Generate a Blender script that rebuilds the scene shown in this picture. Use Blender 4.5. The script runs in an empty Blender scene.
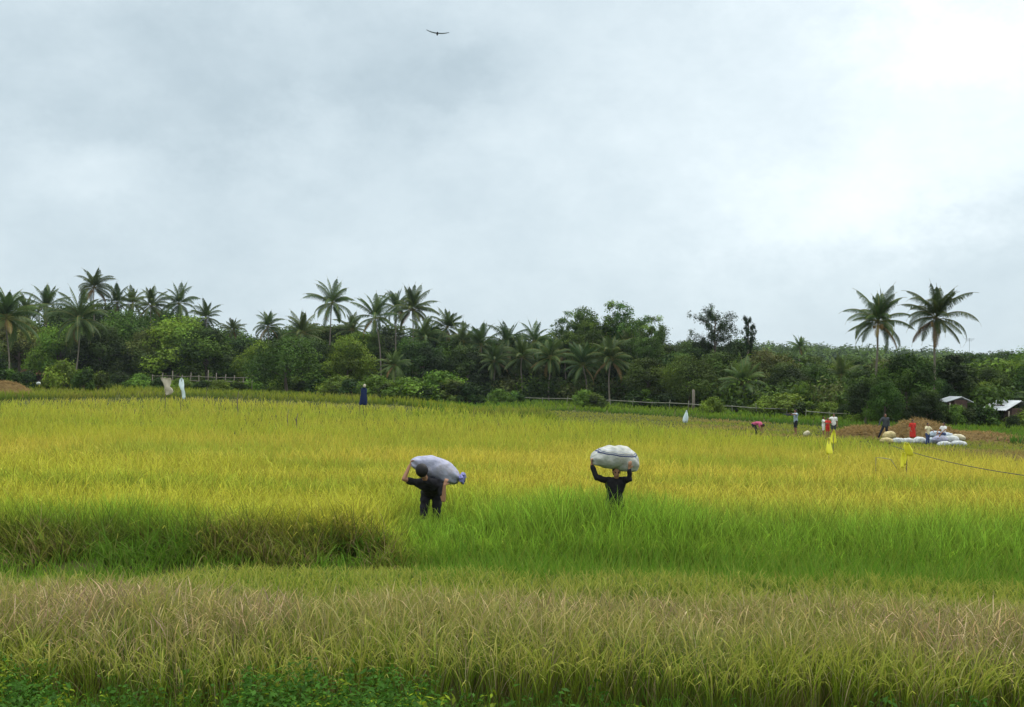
import bpy, bmesh, math, random
import numpy as np
from mathutils import Matrix, Vector

C = bpy.context.scene
COL = C.collection
R = math.radians

# ------------------------------------------------------------------ camera
FPX = 1081.0
CAMZ = 3.4
PITCH, ROLL = 1.19, 1.2
cam_d = bpy.data.cameras.new('camera')
cam = bpy.data.objects.new('camera', cam_d)
COL.objects.link(cam)
cam_d.sensor_width = 36.0
cam_d.lens = 36.0 * FPX / 1024.0
cam_d.clip_start = 0.1
cam_d.clip_end = 6000
CM = Matrix.Rotation(R(90 + PITCH), 3, 'X') @ Matrix.Rotation(R(ROLL), 3, 'Z')
cam.matrix_world = Matrix.Translation((0, 0, CAMZ)) @ CM.to_4x4()
C.camera = cam

# ------------------------------------------------------------------ sky
SUN_AZ, SUN_EL = R(38), R(48)          # azimuth from +Y towards +X
w = bpy.data.worlds.new('World')
C.world = w
w.use_nodes = True
nt = w.node_tree
nt.nodes.clear()
N = nt.nodes.new
L = nt.links.new


def node(tree, kind, **kw):
    n = tree.nodes.new(kind)
    for k, v in kw.items():
        setattr(n, k, v)
    return n


def raydir(px, py):
    d = CM @ Vector(((px - 512) / FPX, (353.5 - py) / FPX, -1))
    return d.normalized()


def vmath(t, op, a, b=None):
    n = t.nodes.new('ShaderNodeVectorMath')
    n.operation = op
    for i, v in enumerate((a, b)):
        if v is None:
            continue
        if isinstance(v, (tuple, Vector)):
            n.inputs[i].default_value = v
        else:
            t.links.new(v, n.inputs[i])
    return n.outputs['Value'] if op in ('DOT_PRODUCT', 'LENGTH') else n.outputs['Vector']


def fmath(t, op, a, b=None, c=None, clamp=False):
    n = t.nodes.new('ShaderNodeMath')
    n.operation = op
    n.use_clamp = clamp
    for i, v in enumerate((a, b, c)):
        if v is None:
            continue
        if isinstance(v, (int, float)):
            n.inputs[i].default_value = v
        else:
            t.links.new(v, n.inputs[i])
    return n.outputs[0]


def mrange(t, v, a, b, c, d, kind='SMOOTHSTEP'):
    n = t.nodes.new('ShaderNodeMapRange')
    n.interpolation_type = kind
    t.links.new(v, n.inputs[0])
    for i, q in enumerate((a, b, c, d)):
        n.inputs[i + 1].default_value = q
    return n.outputs[0]


tc = N('ShaderNodeTexCoord')
gen = tc.outputs['Generated']
# billowy distortion of the cloud layer
nz = node(nt, 'ShaderNodeTexNoise')
nz.inputs['Scale'].default_value = 4.0
nz.inputs['Detail'].default_value = 7
nz.inputs['Roughness'].default_value = 0.68
L(vmath(nt, 'MULTIPLY', gen, (1, 1, 1.5)), nz.inputs['Vector'])
warp = vmath(nt, 'MULTIPLY', vmath(nt, 'SUBTRACT', nz.outputs['Color'], (.5, .5, .5)), (.30, .30, .30))
wd = vmath(nt, 'ADD', gen, warp)


def blob(px, py, r0, r1, amp):
    """soft cloud mass in a fixed direction of the sky; r in pixels of angular size"""
    c = raydir(px, py)
    dist = vmath(nt, 'LENGTH', vmath(nt, 'MULTIPLY', vmath(nt, 'SUBTRACT', wd, tuple(c)), (1, 1, 2.0)))
    return mrange(nt, dist, r0 / FPX, r1 / FPX, amp, 0.0)


terms = [blob(340, 85, 40, 300, -0.11), blob(50, 75, 20, 280, -0.09), blob(160, 235, 20, 260, -0.05),
         blob(450, 90, 10, 100, -0.06), blob(100, 145, 10, 150, 0.11), blob(300, 165, 10, 120, 0.05),
         blob(1050, -10, 10, 330, 0.20), blob(900, 130, 40, 460, 0.17), blob(760, 190, 10, 150, 0.06),
         blob(930, 190, 20, 190, 0.12), blob(1000, 310, 10, 200, -0.05), blob(930, 20, 10, 150, 0.10)]
s = terms[0]
for t_ in terms[1:]:
    s = fmath(nt, 'ADD', s, t_)
nz2 = node(nt, 'ShaderNodeTexNoise')
nz2.inputs['Scale'].default_value = 9.0
nz2.inputs['Detail'].default_value = 8
nz2.inputs['Roughness'].default_value = 0.68
L(vmath(nt, 'MULTIPLY', gen, (1, 1, 1.5)), nz2.inputs['Vector'])
s = fmath(nt, 'ADD', s, fmath(nt, 'MULTIPLY', fmath(nt, 'SUBTRACT', nz2.outputs['Fac'], .5), .30))
bright = fmath(nt, 'ADD', s, 1.0)
# an overcast sky is brighter overhead than at the horizon
sep = N('ShaderNodeSeparateXYZ')
L(gen, sep.inputs[0])
zen = mrange(nt, sep.outputs['Z'], .36, .95, 1.0, 3.0)
bright = fmath(nt, 'MULTIPLY', bright, zen)
tint = N('ShaderNodeMix')
tint.data_type = 'RGBA'
L(mrange(nt, bright, .8, 1.45, 0, 1, 'LINEAR'), tint.inputs['Factor'])
tint.inputs['A'].default_value = (0.555, 0.680, 0.755, 1)
tint.inputs['B'].default_value = (0.70, 0.75, 0.76, 1)
cloud = vmath(nt, 'SCALE', tint.outputs['Result'])
L(bright, cloud.node.inputs['Scale'])
sky = node(nt, 'ShaderNodeTexSky', sky_type='NISHITA')
sky.sun_disc = False
sky.sun_elevation = SUN_EL
sky.sun_rotation = SUN_AZ
bg_sky = N('ShaderNodeBackground')
L(sky.outputs[0], bg_sky.inputs[0])
bg_sky.inputs[1].default_value = 0.08
bg_cl = N('ShaderNodeBackground')
L(cloud, bg_cl.inputs[0])
bg_cl.inputs[1].default_value = 1.0
mx = N('ShaderNodeMixShader')
mx.inputs[0].default_value = 0.94           # cloud cover
L(bg_sky.outputs[0], mx.inputs[1])
L(bg_cl.outputs[0], mx.inputs[2])
wo = N('ShaderNodeOutputWorld')
L(mx.outputs[0], wo.inputs[0])

sun_d = bpy.data.lights.new('sun', 'SUN')
sun_d.energy = 1.5
sun_d.angle = R(25)
sun_d.color = (1.0, 0.95, 0.86)
sun = bpy.data.objects.new('sun', sun_d)
COL.objects.link(sun)
to_sun = Vector((math.sin(SUN_AZ) * math.cos(SUN_EL), math.cos(SUN_AZ) * math.cos(SUN_EL), math.sin(SUN_EL)))
sun.rotation_euler = to_sun.to_track_quat('Z', 'Y').to_euler()

C.view_settings.view_transform = 'Standard'
C.view_settings.look = 'None'
C.view_settings.gamma = 1
C.view_settings.exposure = 0.22
C.cycles.max_bounces = 6
C.cycles.transparent_max_bounces = 4
C.cycles.diffuse_bounces = 3
C.cycles.volume_bounces = 0
C.cycles.caustics_reflective = False
C.cycles.caustics_refractive = False


# ------------------------------------------------------------------ projection helpers
def pt(px, py, Y):
    d = CM @ Vector(((px - 512) / FPX, (353.5 - py) / FPX, -1))
    return Vector((d.x / d.y * Y, Y, CAMZ + d.z / d.y * Y))


def proj(p):
    q = CM.transposed() @ (Vector(p) - Vector((0, 0, CAMZ)))
    return 512 + q.x / -q.z * FPX, 353.5 - q.y / -q.z * FPX


def smooth(a, b, x):
    t = np.clip((x - a) / (b - a), 0, 1)
    return t * t * (3 - 2 * t)


def rowf(pxs, vals):
    us = [(p - 512) / FPX for p in pxs]
    return lambda u: np.interp(u, us, vals)


E_END = rowf([-200, 0, 200, 340, 450, 560, 800, 1024, 1300], [80, 87, 108, 98, 93, 75, 56, 42, 34])      # far edge of the big paddy
WOODS = rowf([-200, 0, 200, 340, 450, 600, 800, 1024, 1300], [180, 178, 172, 160, 150, 138, 108, 92, 80])  # where the trees begin
STRIP = rowf([-200, 480, 560, 680, 800, 1024, 1300], [0, 94, 107, 96, 84, 63, 50])                       # far edge of the threshed strip


def terr(x, y):
    x = np.asarray(x, float)
    y = np.asarray(y, float)
    yy = np.maximum(y, 1.0)
    u = x / yy
    z = 1.9 * (1 - smooth(2.5, 7.5, y))
    lef = smooth(-0.03, -0.10, u)
    z = z + lef * .45 * smooth(0, 2.0, y - E_END(u))
    z = z + (15 + 5 * vnoise(x, y * .3, 90, 4)) * smooth(300, 760, y)
    z = z - .12 * smooth(16.6, 17.1, y) * smooth(18.7, 18.2, y)
    return z


def gp(px, Y):
    """ground point seen in column px at depth Y (px measured where the ground is)"""
    py = 380.0
    for _ in range(6):
        a = pt(px, py, Y)
        g = float(terr(a.x, Y))
        py -= (g - a.z) * FPX / Y
    a = pt(px, py, Y)
    a.z = float(terr(a.x, Y))
    return a


# ------------------------------------------------------------------ noise
def vnoise(x, y, scale, seed=0):
    x = np.asarray(x, float) / scale + seed * 17.3
    y = np.asarray(y, float) / scale + seed * 9.7
    ix, iy = np.floor(x).astype(np.int64), np.floor(y).astype(np.int64)
    fx, fy = x - ix, y - iy
    fx, fy = fx * fx * (3 - 2 * fx), fy * fy * (3 - 2 * fy)

    def h(a, b):
        v = np.sin(a * 127.1 + b * 311.7 + seed * 74.7) * 43758.5453
        return v - np.floor(v)
    return (h(ix, iy) * (1 - fx) + h(ix + 1, iy) * fx) * (1 - fy) + (h(ix, iy + 1) * (1 - fx) + h(ix + 1, iy + 1) * fx) * fy


def fbm(x, y, scale, seed=0, octs=3):
    s_, a_, t_ = 0, 1, 0
    for k in range(octs):
        s_ = s_ + a_ * vnoise(x, y, scale / 2 ** k, seed + k * 3)
        t_ += a_
        a_ *= .5
    return s_ / t_


# ------------------------------------------------------------------ object helpers
def tag(o, label=None, cat=None, group=None, kind=None):
    if label:
        o['label'] = label
    if cat:
        o['category'] = cat
    if group:
        o['group'] = group
    if kind:
        o['kind'] = kind
    return o


def thing(name, label, cat, loc, rz=0, group=None):
    o = bpy.data.objects.new(name, None)
    o.empty_display_size = .3
    COL.objects.link(o)
    o.location = loc
    o.rotation_euler = (0, 0, rz)
    return tag(o, label, cat, group)


def mesh_np(name, V, F, mat, parent=None, cols=None, smooth_=False):
    """V (n,3) array, F (m,k) array of one polygon size"""
    V = np.asarray(V, np.float32)
    F = np.asarray(F, np.int32)
    me = bpy.data.meshes.new(name)
    me.vertices.add(len(V))
    me.vertices.foreach_set('co', V.ravel())
    k = F.shape[1]
    me.loops.add(F.size)
    me.loops.foreach_set('vertex_index', F.ravel())
    me.polygons.add(len(F))
    me.polygons.foreach_set('loop_start', np.arange(0, F.size, k, dtype=np.int32))
    if cols is not None:
        ca = me.color_attributes.new('Col', 'FLOAT_COLOR', 'POINT')
        c4 = np.ones((len(V), 4), np.float32)
        c4[:, :3] = cols
        ca.data.foreach_set('color', c4.ravel())
    me.update(calc_edges=True)
    if smooth_:
        me.polygons.foreach_set('use_smooth', np.ones(len(F), bool))
    if mat:
        me.materials.append(mat)
    o = bpy.data.objects.new(name, me)
    COL.objects.link(o)
    if parent:
        o.parent = parent
    return o


def obj_bm(name, bm, mat, parent=None, smooth_=False):
    me = bpy.data.meshes.new(name)
    bm.normal_update()
    bm.to_mesh(me)
    bm.free()
    if smooth_:
        for p in me.polygons:
            p.use_smooth = True
    if mat:
        me.materials.append(mat)
    o = bpy.data.objects.new(name, me)
    COL.objects.link(o)
    if parent:
        o.parent = parent
    return o


def copy_tree(o, parent=None):
    c = o.copy()
    COL.objects.link(c)
    c.parent = parent
    for ch in list(o.children):
        copy_tree(ch, c)
    return c


def add_tube(bm, pts, rads, n=8, cap=True):
    pts = [Vector(p) for p in pts]
    rings = []
    ref = Vector((0, 0, 1))
    for i, p in enumerate(pts):
        a = pts[max(i - 1, 0)]
        b = pts[min(i + 1, len(pts) - 1)]
        d = (b - a).normalized()
        if abs(d.dot(ref)) > .95:
            ref = Vector((1, 0, 0)) if abs(d.x) < .9 else Vector((0, 1, 0))
        s_ = d.cross(ref).normalized()
        t_ = s_.cross(d).normalized()
        rings.append([bm.verts.new(p + (s_ * math.cos(q) + t_ * math.sin(q)) * rads[i])
                      for q in [2 * math.pi * k / n for k in range(n)]])
    for a, b in zip(rings, rings[1:]):
        for k in range(n):
            bm.faces.new((a[k], a[(k + 1) % n], b[(k + 1) % n], b[k]))
    if cap:
        bm.faces.new(rings[0][::-1])
        bm.faces.new(rings[-1])


def add_box(bm, size, mat4):
    r = bmesh.ops.create_cube(bm, size=1.0, matrix=mat4 @ Matrix.Diagonal((*size, 1)))
    return r['verts']


# ------------------------------------------------------------------ materials
def new_mat(name):
    m = bpy.data.materials.new(name)
    m.use_nodes = True
    t = m.node_tree
    b = t.nodes['Principled BSDF']
    b.inputs['Roughness'].default_value = .85
    return m, t, b


def mat_plain(name, col, rough=.85, noise=.15, scale=8.0, bump=0.0, spec=.2, coord='Object'):
    m, t, b = new_mat(name)
    n = t.nodes.new('ShaderNodeTexNoise')
    n.inputs['Scale'].default_value = scale
    n.inputs['Detail'].default_value = 5
    tcn = t.nodes.new('ShaderNodeTexCoord')
    t.links.new(tcn.outputs[coord], n.inputs['Vector'])
    mixn = t.nodes.new('ShaderNodeMix')
    mixn.data_type = 'RGBA'
    t.links.new(n.outputs['Fac'], mixn.inputs['Factor'])
    mixn.inputs['A'].default_value = (*[c * (1 - noise * 1.6) for c in col], 1)
    mixn.inputs['B'].default_value = (*[min(c * (1 + noise * 1.6), 1) for c in col], 1)
    t.links.new(mixn.outputs['Result'], b.inputs['Base Color'])
    b.inputs['Roughness'].default_value = rough
    b.inputs['Specular IOR Level'].default_value = spec
    if bump:
        bp = t.nodes.new('ShaderNodeBump')
        bp.inputs['Strength'].default_value = bump
        bp.inputs['Distance'].default_value = .02
        t.links.new(n.outputs['Fac'], bp.inputs['Height'])
        t.links.new(bp.outputs[0], b.inputs['Normal'])
    return m


def mat_leaf(name, trans=.35, rnd=.25, gloss=.04, gain=(1, 1, 1)):
    """leaf blades coloured by the mesh's own leaf colours, letting some light through"""
    m = bpy.data.materials.new(name)
    m.use_nodes = True
    t = m.node_tree
    t.nodes.clear()
    at = t.nodes.new('ShaderNodeAttribute')
    at.attribute_name = 'Col'
    oi = t.nodes.new('ShaderNodeObjectInfo')
    sc = vmath(t, 'SCALE', vmath(t, 'MULTIPLY', at.outputs['Color'], tuple(gain)))
    val = fmath(t, 'ADD', fmath(t, 'MULTIPLY', oi.outputs['Random'], rnd * 2), 1 - rnd)
    t.links.new(val, sc.node.inputs['Scale'])
    hs = t.nodes.new('ShaderNodeHueSaturation')
    fr = fmath(t, 'FRACT', fmath(t, 'MULTIPLY', oi.outputs['Random'], 37.7))
    t.links.new(fmath(t, 'ADD', fmath(t, 'MULTIPLY', fr, .05 * rnd / .25), .5 - .025 * rnd / .25), hs.inputs['Hue'])
    t.links.new(sc, hs.inputs['Color'])
    d = t.nodes.new('ShaderNodeBsdfDiffuse')
    tr = t.nodes.new('ShaderNodeBsdfTranslucent')
    t.links.new(hs.outputs[0], d.inputs[0])
    t.links.new(hs.outputs[0], tr.inputs[0])
    mxs = t.nodes.new('ShaderNodeMixShader')
    mxs.inputs[0].default_value = trans
    t.links.new(d.outputs[0], mxs.inputs[1])
    t.links.new(tr.outputs[0], mxs.inputs[2])
    g = t.nodes.new('ShaderNodeBsdfGlossy')
    g.inputs['Roughness'].default_value = .45
    g.inputs['Color'].default_value = (.9, .9, .9, 1)
    m2 = t.nodes.new('ShaderNodeMixShader')
    m2.inputs[0].default_value = gloss
    t.links.new(mxs.outputs[0], m2.inputs[1])
    t.links.new(g.outputs[0], m2.inputs[2])
    o = t.nodes.new('ShaderNodeOutputMaterial')
    t.links.new(m2.outputs[0], o.inputs[0])
    return m


M = {}
M['rice'] = mat_leaf('rice_blades', .4, 0, .006)
M['leaf'] = mat_leaf('tree_leaves', .25, .22, .012, (1.06, .98, .78))
M['palm'] = mat_leaf('palm_fronds', .25, .22, .02, (1.12, 1.0, .8))
M['bark'] = mat_plain('bark', (.13, .10, .075), .95, .3, 3, .3)
M['palm_bark'] = mat_plain('palm_bark', (.19, .16, .125), .95, .25, 5, .3)
M['wood'] = mat_plain('weathered_wood', (.22, .19, .15), .9, .3, 6, .2)
M['bamboo'] = mat_plain('pale_bamboo', (.22, .22, .16), .8, .25, 3)
M['straw'] = mat_plain('straw', (.34, .21, .085), 1, .35, 6, .8)
M['skin'] = mat_plain('skin', (.26, .13, .075), .6, .1, 9)
M['skin2'] = mat_plain('tanned_skin', (.33, .17, .10), .6, .1, 9)
M['hair'] = mat_plain('black_hair', (.012, .010, .010), .6, .3, 30)
M['black'] = mat_plain('black_cloth', (.014, .013, .016), .9, .4, 12, .3)
M['dark'] = mat_plain('dark_cloth', (.022, .022, .030), .9, .3, 10, .3)
M['white'] = mat_plain('white_cloth', (.72, .70, .66), .9, .1, 10, .3)
M['cream'] = mat_plain('cream_cloth', (.68, .60, .38), .9, .1, 10, .3)
M['red'] = mat_plain('red_cloth', (.50, .035, .025), .9, .15, 10, .3)
M['bluegrey'] = mat_plain('blue_grey_cloth', (.30, .37, .42), .9, .15, 10, .3)
M['navy'] = mat_plain('navy_cloth', (.012, .022, .075), .9, .2, 10, .3)
M['denim'] = mat_plain('blue_denim', (.05, .07, .17), .9, .2, 10, .3)
M['grey'] = mat_plain('dark_grey_cloth', (.055, .06, .065), .9, .2, 10, .3)
M['face'] = mat_plain('lip_brown', (.16, .06, .045), .6, .1, 9)
M['eye'] = mat_plain('dark_eyes', (.01, .008, .007), .3, .1, 9)

# ------------------------------------------------------------------ ground
rng = np.random.default_rng(5)
ys = np.concatenate([np.linspace(-25, 2, 12), np.arange(2.5, 20, .25), np.arange(20, 60, 1.0), np.arange(60, 200, 2.0), np.linspace(205, 1500, 85)])
us_ = np.linspace(-1.15, 1.15, 261)
GX, GY = np.meshgrid(us_, ys)
GXX = GX * np.maximum(np.abs(GY), 30) * 1.05
GZ = terr(GXX, GY) + (fbm(GXX, GY, 6, 3) - .5) * .05
V = np.stack([GXX, GY, GZ], -1).reshape(-1, 3)
ny, nx = GX.shape
idx = np.arange(nx * ny).reshape(ny, nx)
F = np.stack([idx[:-1, :-1], idx[:-1, 1:], idx[1:, 1:], idx[1:, :-1]], -1).reshape(-1, 4)
gm, t, b = new_mat('field_soil')
n1 = node(t, 'ShaderNodeTexNoise')
n1.inputs['Scale'].default_value = .35
n1.inputs['Detail'].default_value = 8
tcg = t.nodes.new('ShaderNodeTexCoord')
t.links.new(tcg.outputs['Object'], n1.inputs['Vector'])
rp = t.nodes.new('ShaderNodeValToRGB')
rp.color_ramp.elements[0].position = .3
rp.color_ramp.elements[0].color = (.035, .045, .015, 1)
rp.color_ramp.elements[1].position = .7
rp.color_ramp.elements[1].color = (.10, .10, .035, 1)
t.links.new(n1.outputs['Fac'], rp.inputs[0])
t.links.new(rp.outputs[0], b.inputs['Base Color'])
b.inputs['Roughness'].default_value = 1
b.inputs['Specular IOR Level'].default_value = 0
tag(mesh_np('ground', V, F, gm, smooth_=True), kind='structure')


# ------------------------------------------------------------------ grass machinery
def blades(P, h, wd_, lean_dir, lean0, curl, cols, nseg=3, prof=None, seed=0, power=1.4):
    """ribbons: P (n,3) roots, cols list of (t, (n,3)) colour stops. returns V,F,C"""
    n = len(P)
    rg = np.random.default_rng(seed)
    ts = np.linspace(0, 1, nseg + 1)
    if prof is None:
        prof = lambda t: np.clip(1.15 * (1 - t ** 2.2), .08, 1)
    az = rg.uniform(0, math.pi, n)
    wx, wy = np.cos(az), np.sin(az)
    cur = P.astype(float).copy()
    V = np.empty((n, nseg + 1, 2, 3))
    Cc = np.empty((n, nseg + 1, 2, 3))
    dx, dy = np.cos(lean_dir), np.sin(lean_dir)
    for k, tt in enumerate(ts):
        if k:
            th = lean0 + curl * ((tt + ts[k - 1]) / 2) ** power
            sl = h / nseg
            cur[:, 0] += np.sin(th) * dx * sl
            cur[:, 1] += np.sin(th) * dy * sl
            cur[:, 2] += np.cos(th) * sl
        hw = wd_ * prof(tt) * .5
        V[:, k, 0] = cur + np.stack([wx * hw, wy * hw, 0 * hw], -1)
        V[:, k, 1] = cur - np.stack([wx * hw, wy * hw, 0 * hw], -1)
        for (ta, ca), (tb, cb) in zip(cols, cols[1:]):
            if ta <= tt <= tb + 1e-9:
                f = (tt - ta) / (tb - ta)
                cc = ca * (1 - f) + cb * f
                break
        Cc[:, k, 0] = cc
        Cc[:, k, 1] = cc
    base = (np.arange(n) * (nseg + 1) * 2)[:, None]
    k = np.arange(nseg)[None, :] * 2
    F = np.stack([base + k, base + k + 1, base + k + 3, base + k + 2], -1).reshape(-1, 4)
    return V.reshape(-1, 3), F, Cc.reshape(-1, 3)


def join(parts):
    Vs, Fs, Cs, o = [], [], [], 0
    for V, F, Cc in parts:
        Vs.append(V)
        Fs.append(F + o)
        Cs.append(Cc)
        o += len(V)
    return np.concatenate(Vs), np.concatenate(Fs), np.concatenate(Cs)


def scatter(u0, u1, y0, y1, rho, cap_n, eff=2.6, margin=1.5, seed=0):
    """random ground points; number per square metre ~ rho*eff*f^2/y^3, capped"""
    rg = np.random.default_rng(seed)
    out = []
    edges = [y0]
    while edges[-1] < y1:
        edges.append(min(y1, edges[-1] * 1.06 + .05))
    for a, b2 in zip(edges, edges[1:]):
        ym = (a + b2) / 2
        dens = min(cap_n, max(rho * eff * FPX ** 2 / ym ** 3, 2.0))
        xa, xb = u0 * ym - margin, u1 * ym + margin
        n = rg.poisson(dens * (b2 - a) * (xb - xa))
        out.append(np.stack([rg.uniform(xa, xb, n), rg.uniform(a, b2, n)], -1))
    return np.concatenate(out)


def clump(p, cell, spread, rg):
    """gather stems into planted hills so that dark gaps open between them"""
    c = np.floor(p / cell)
    hx = np.sin(c[:, 0] * 127.1 + c[:, 1] * 311.7) * 43758.5453
    hy = np.sin(c[:, 0] * 269.5 + c[:, 1] * 183.3) * 43758.5453
    cen = (c + .5 + .35 * np.stack([hx - np.floor(hx) - .5, hy - np.floor(hy) - .5], -1) * 2 * .6) * cell
    return cen + rg.normal(0, spread, p.shape)


def mixc(a, b2, f):
    f = np.asarray(f)[:, None]
    return np.asarray(a) * (1 - f) + np.asarray(b2) * f


def jit(c, rg, amt=.15):
    n = len(c)
    return np.clip(c * (1 + rg.uniform(-amt, amt, (n, 1))) * (1 + rg.uniform(-amt / 3, amt / 3, (n, 3))), .002, .9)


UL, UR = -.50, .50
def arr(c, n):
    return np.tile(np.asarray(c, float), (n, 1))


# ---- the big ripening paddy
def build_big_paddy():
    rg = np.random.default_rng(11)
    p = scatter(UL, UR, 18.2, 110, .95, 420, seed=1, margin=3)
    nearm = p[:, 1] < 27
    p[nearm] = clump(p[nearm], .27, .05, rg)
    x, y = p[:, 0], p[:, 1]
    u = x / y
    edge = 18.8 + (fbm(x, y * 0, 1.6, 5) - .5) * 1.8 + .8 * smooth(-.08, -.13, u)
    keep = (y > edge) & (y < E_END(u) + (fbm(x, y * 0, 5, 8) - .5) * 1.5)
    # nothing grows right where the two carriers stand
    p = p[keep]; x, y, u, edge = x[keep], y[keep], u[keep], edge[keep]
    n = len(p)
    # canopy height: lush and short towards the right front corner
    rightf = smooth(-.14, -.07, u)
    fr = y - edge
    hgt = .90 + (fbm(x, y, 3.5, 2) - .5) * .22 + (vnoise(x, y, .6, 12) - .5) * .16 * smooth(32, 22, y)
    hgt = hgt * (1 - rightf * .42 * (1 - smooth(0.0, 2.0, fr)))
    hgt = hgt * (1 + .22 * (1 - rightf) * (1 - smooth(.6, 3.0, fr)) * (.4 + 1.2 * vnoise(x, y * 0, .9, 14)))
    hgt = hgt * (1 + .36 * rightf * smooth(2.6, 1.0, np.hypot(x - 2.05, (y - 20.4) * .6))) * (1 - .22 * smooth(1.5, .6, np.hypot(x + 1.67, (y - 21.0) * .6)))
    leftb = 1 - rightf
    near = 1 - smooth(0, 9, fr)
    green = np.clip(rightf * (1 - smooth(.8, 10, fr)) * 1.05 + .0, 0, 1)
    # lush clump in the left part of the front edge
    lush = smooth(.21, .03, np.abs(u + .37)) * (1 - smooth(.8, 3.0, fr))
    green = np.maximum(green, lush)
    # streaky green patches farther back
    st = fbm(x * .35, y, 3.2, 21, 3)
    pat = smooth(.52, .68, st) * .55
    back = smooth(35, 70, y) * .25 * fbm(x * .3, y, 6, 31)
    green = np.clip(np.maximum(green, pat * smooth(2, 8, fr)) + back, 0, 1)
    band = np.exp(-((y - 74 - 9 * vnoise(x, y * 0, 30, 3)) / 1.6) ** 2) * smooth(.05, -.1, u) + .8 * np.exp(-((y - 52 - 6 * vnoise(x, y * 0, 18, 9)) / 1.0) ** 2) * smooth(-.3, .0, u)
    green = np.clip(np.maximum(green, band * .9 * (.4 + vnoise(x, y, 5, 19))), 0, 1)
    hgt = hgt * (1 - .35 * np.clip(band, 0, 1))
    gold = .8 * smooth(.42, .72, fbm(x * .4, y, 7, 41))
    gleaf = (.195, .325, .030)
    yleaf = (.445, .435, .045)
    goldc = (.560, .465, .065)
    leafc = mixc(arr(yleaf, n) * (1 - gold[:, None]) + arr(goldc, n) * gold[:, None], gleaf, green)
    leafc = leafc * (0.80 + .32 * fbm(x * .5, y, 1.6, 51) + .30 * (vnoise(x, y, .32, 53) - .2) * smooth(40, 22, y))[:, None]
    wdt = np.maximum(.011, 1.15 * y / FPX) * (1 - .30 * smooth(24, 50, y))
    parts = []
    r = rg.uniform(0, 1, n)
    pan = r < .30 * (1 - green * .8)
    r2 = np.ones(n, bool)
    P = np.stack([x, y, terr(x, y)], -1)
    ld = rg.uniform(0, 2 * math.pi, n)
    # plants at the edge lean outwards over the ditch
    out = (fr < 1.1) & (rg.uniform(0, 1, n) < .75)
    ld = np.where(out, rg.normal(-math.pi / 2, .7, n), ld)
    lean0 = rg.uniform(0, .28, n) + np.where(out, rg.uniform(.05, 1.15, n) * (1 - fr / 1.4), 0)
    curl = rg.uniform(.15, .9, n)
    hh = hgt * rg.uniform(.72, 1.12, n)
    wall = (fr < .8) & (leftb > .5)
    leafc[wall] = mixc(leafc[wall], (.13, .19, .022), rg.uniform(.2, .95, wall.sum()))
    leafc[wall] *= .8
    tangled = out & (leftb > .5) & (rg.uniform(0, 1, n) < .40 * smooth(.35, .6, fbm(x, y * 0, 1.2, 91))) & (lush < .7)
    leafc[tangled] = mixc(arr((.32, .28, .07), tangled.sum()), (.20, .15, .05), rg.uniform(0, 1, tangled.sum()))
    wallkeep = ~(wall & (rg.uniform(0, 1, n) < .50))
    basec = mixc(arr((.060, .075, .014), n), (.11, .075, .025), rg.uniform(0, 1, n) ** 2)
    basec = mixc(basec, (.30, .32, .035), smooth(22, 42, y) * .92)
    lv = rg.choice([.6, .85, 1.0, 1.15, 1.45], n)
    leafc = leafc * (lv + (1.04 - lv) * .65 * smooth(24, 45, y))[:, None]
    for far in (0, 1):
        zone = (y > 40) if far else (y <= 40)
        s1 = zone & ~pan & wallkeep
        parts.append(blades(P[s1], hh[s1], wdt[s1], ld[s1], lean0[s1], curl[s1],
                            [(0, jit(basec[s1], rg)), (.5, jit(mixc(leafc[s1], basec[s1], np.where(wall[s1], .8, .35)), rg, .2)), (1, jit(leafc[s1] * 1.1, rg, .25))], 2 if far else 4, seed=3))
        s2 = zone & pan
        pc = mixc(arr((.47, .40, .06), s2.sum()), leafc[s2], np.full(s2.sum(), .5))
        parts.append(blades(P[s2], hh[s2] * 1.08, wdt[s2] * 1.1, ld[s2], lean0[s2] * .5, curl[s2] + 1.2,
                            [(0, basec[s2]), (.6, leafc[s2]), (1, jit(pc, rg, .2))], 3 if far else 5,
                            prof=lambda t: .35 + .8 * max(0, t - .55) * 2 if t < .98 else .3, seed=4, power=2.6))
    V, F, Cc = join(parts)
    o = mesh_np('rice_field', V, F, M['rice'], cols=Cc)
    tag(o, 'wide ripening yellow-green rice paddy filling the middle of the view', 'rice field', kind='stuff')


build_big_paddy()


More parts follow.
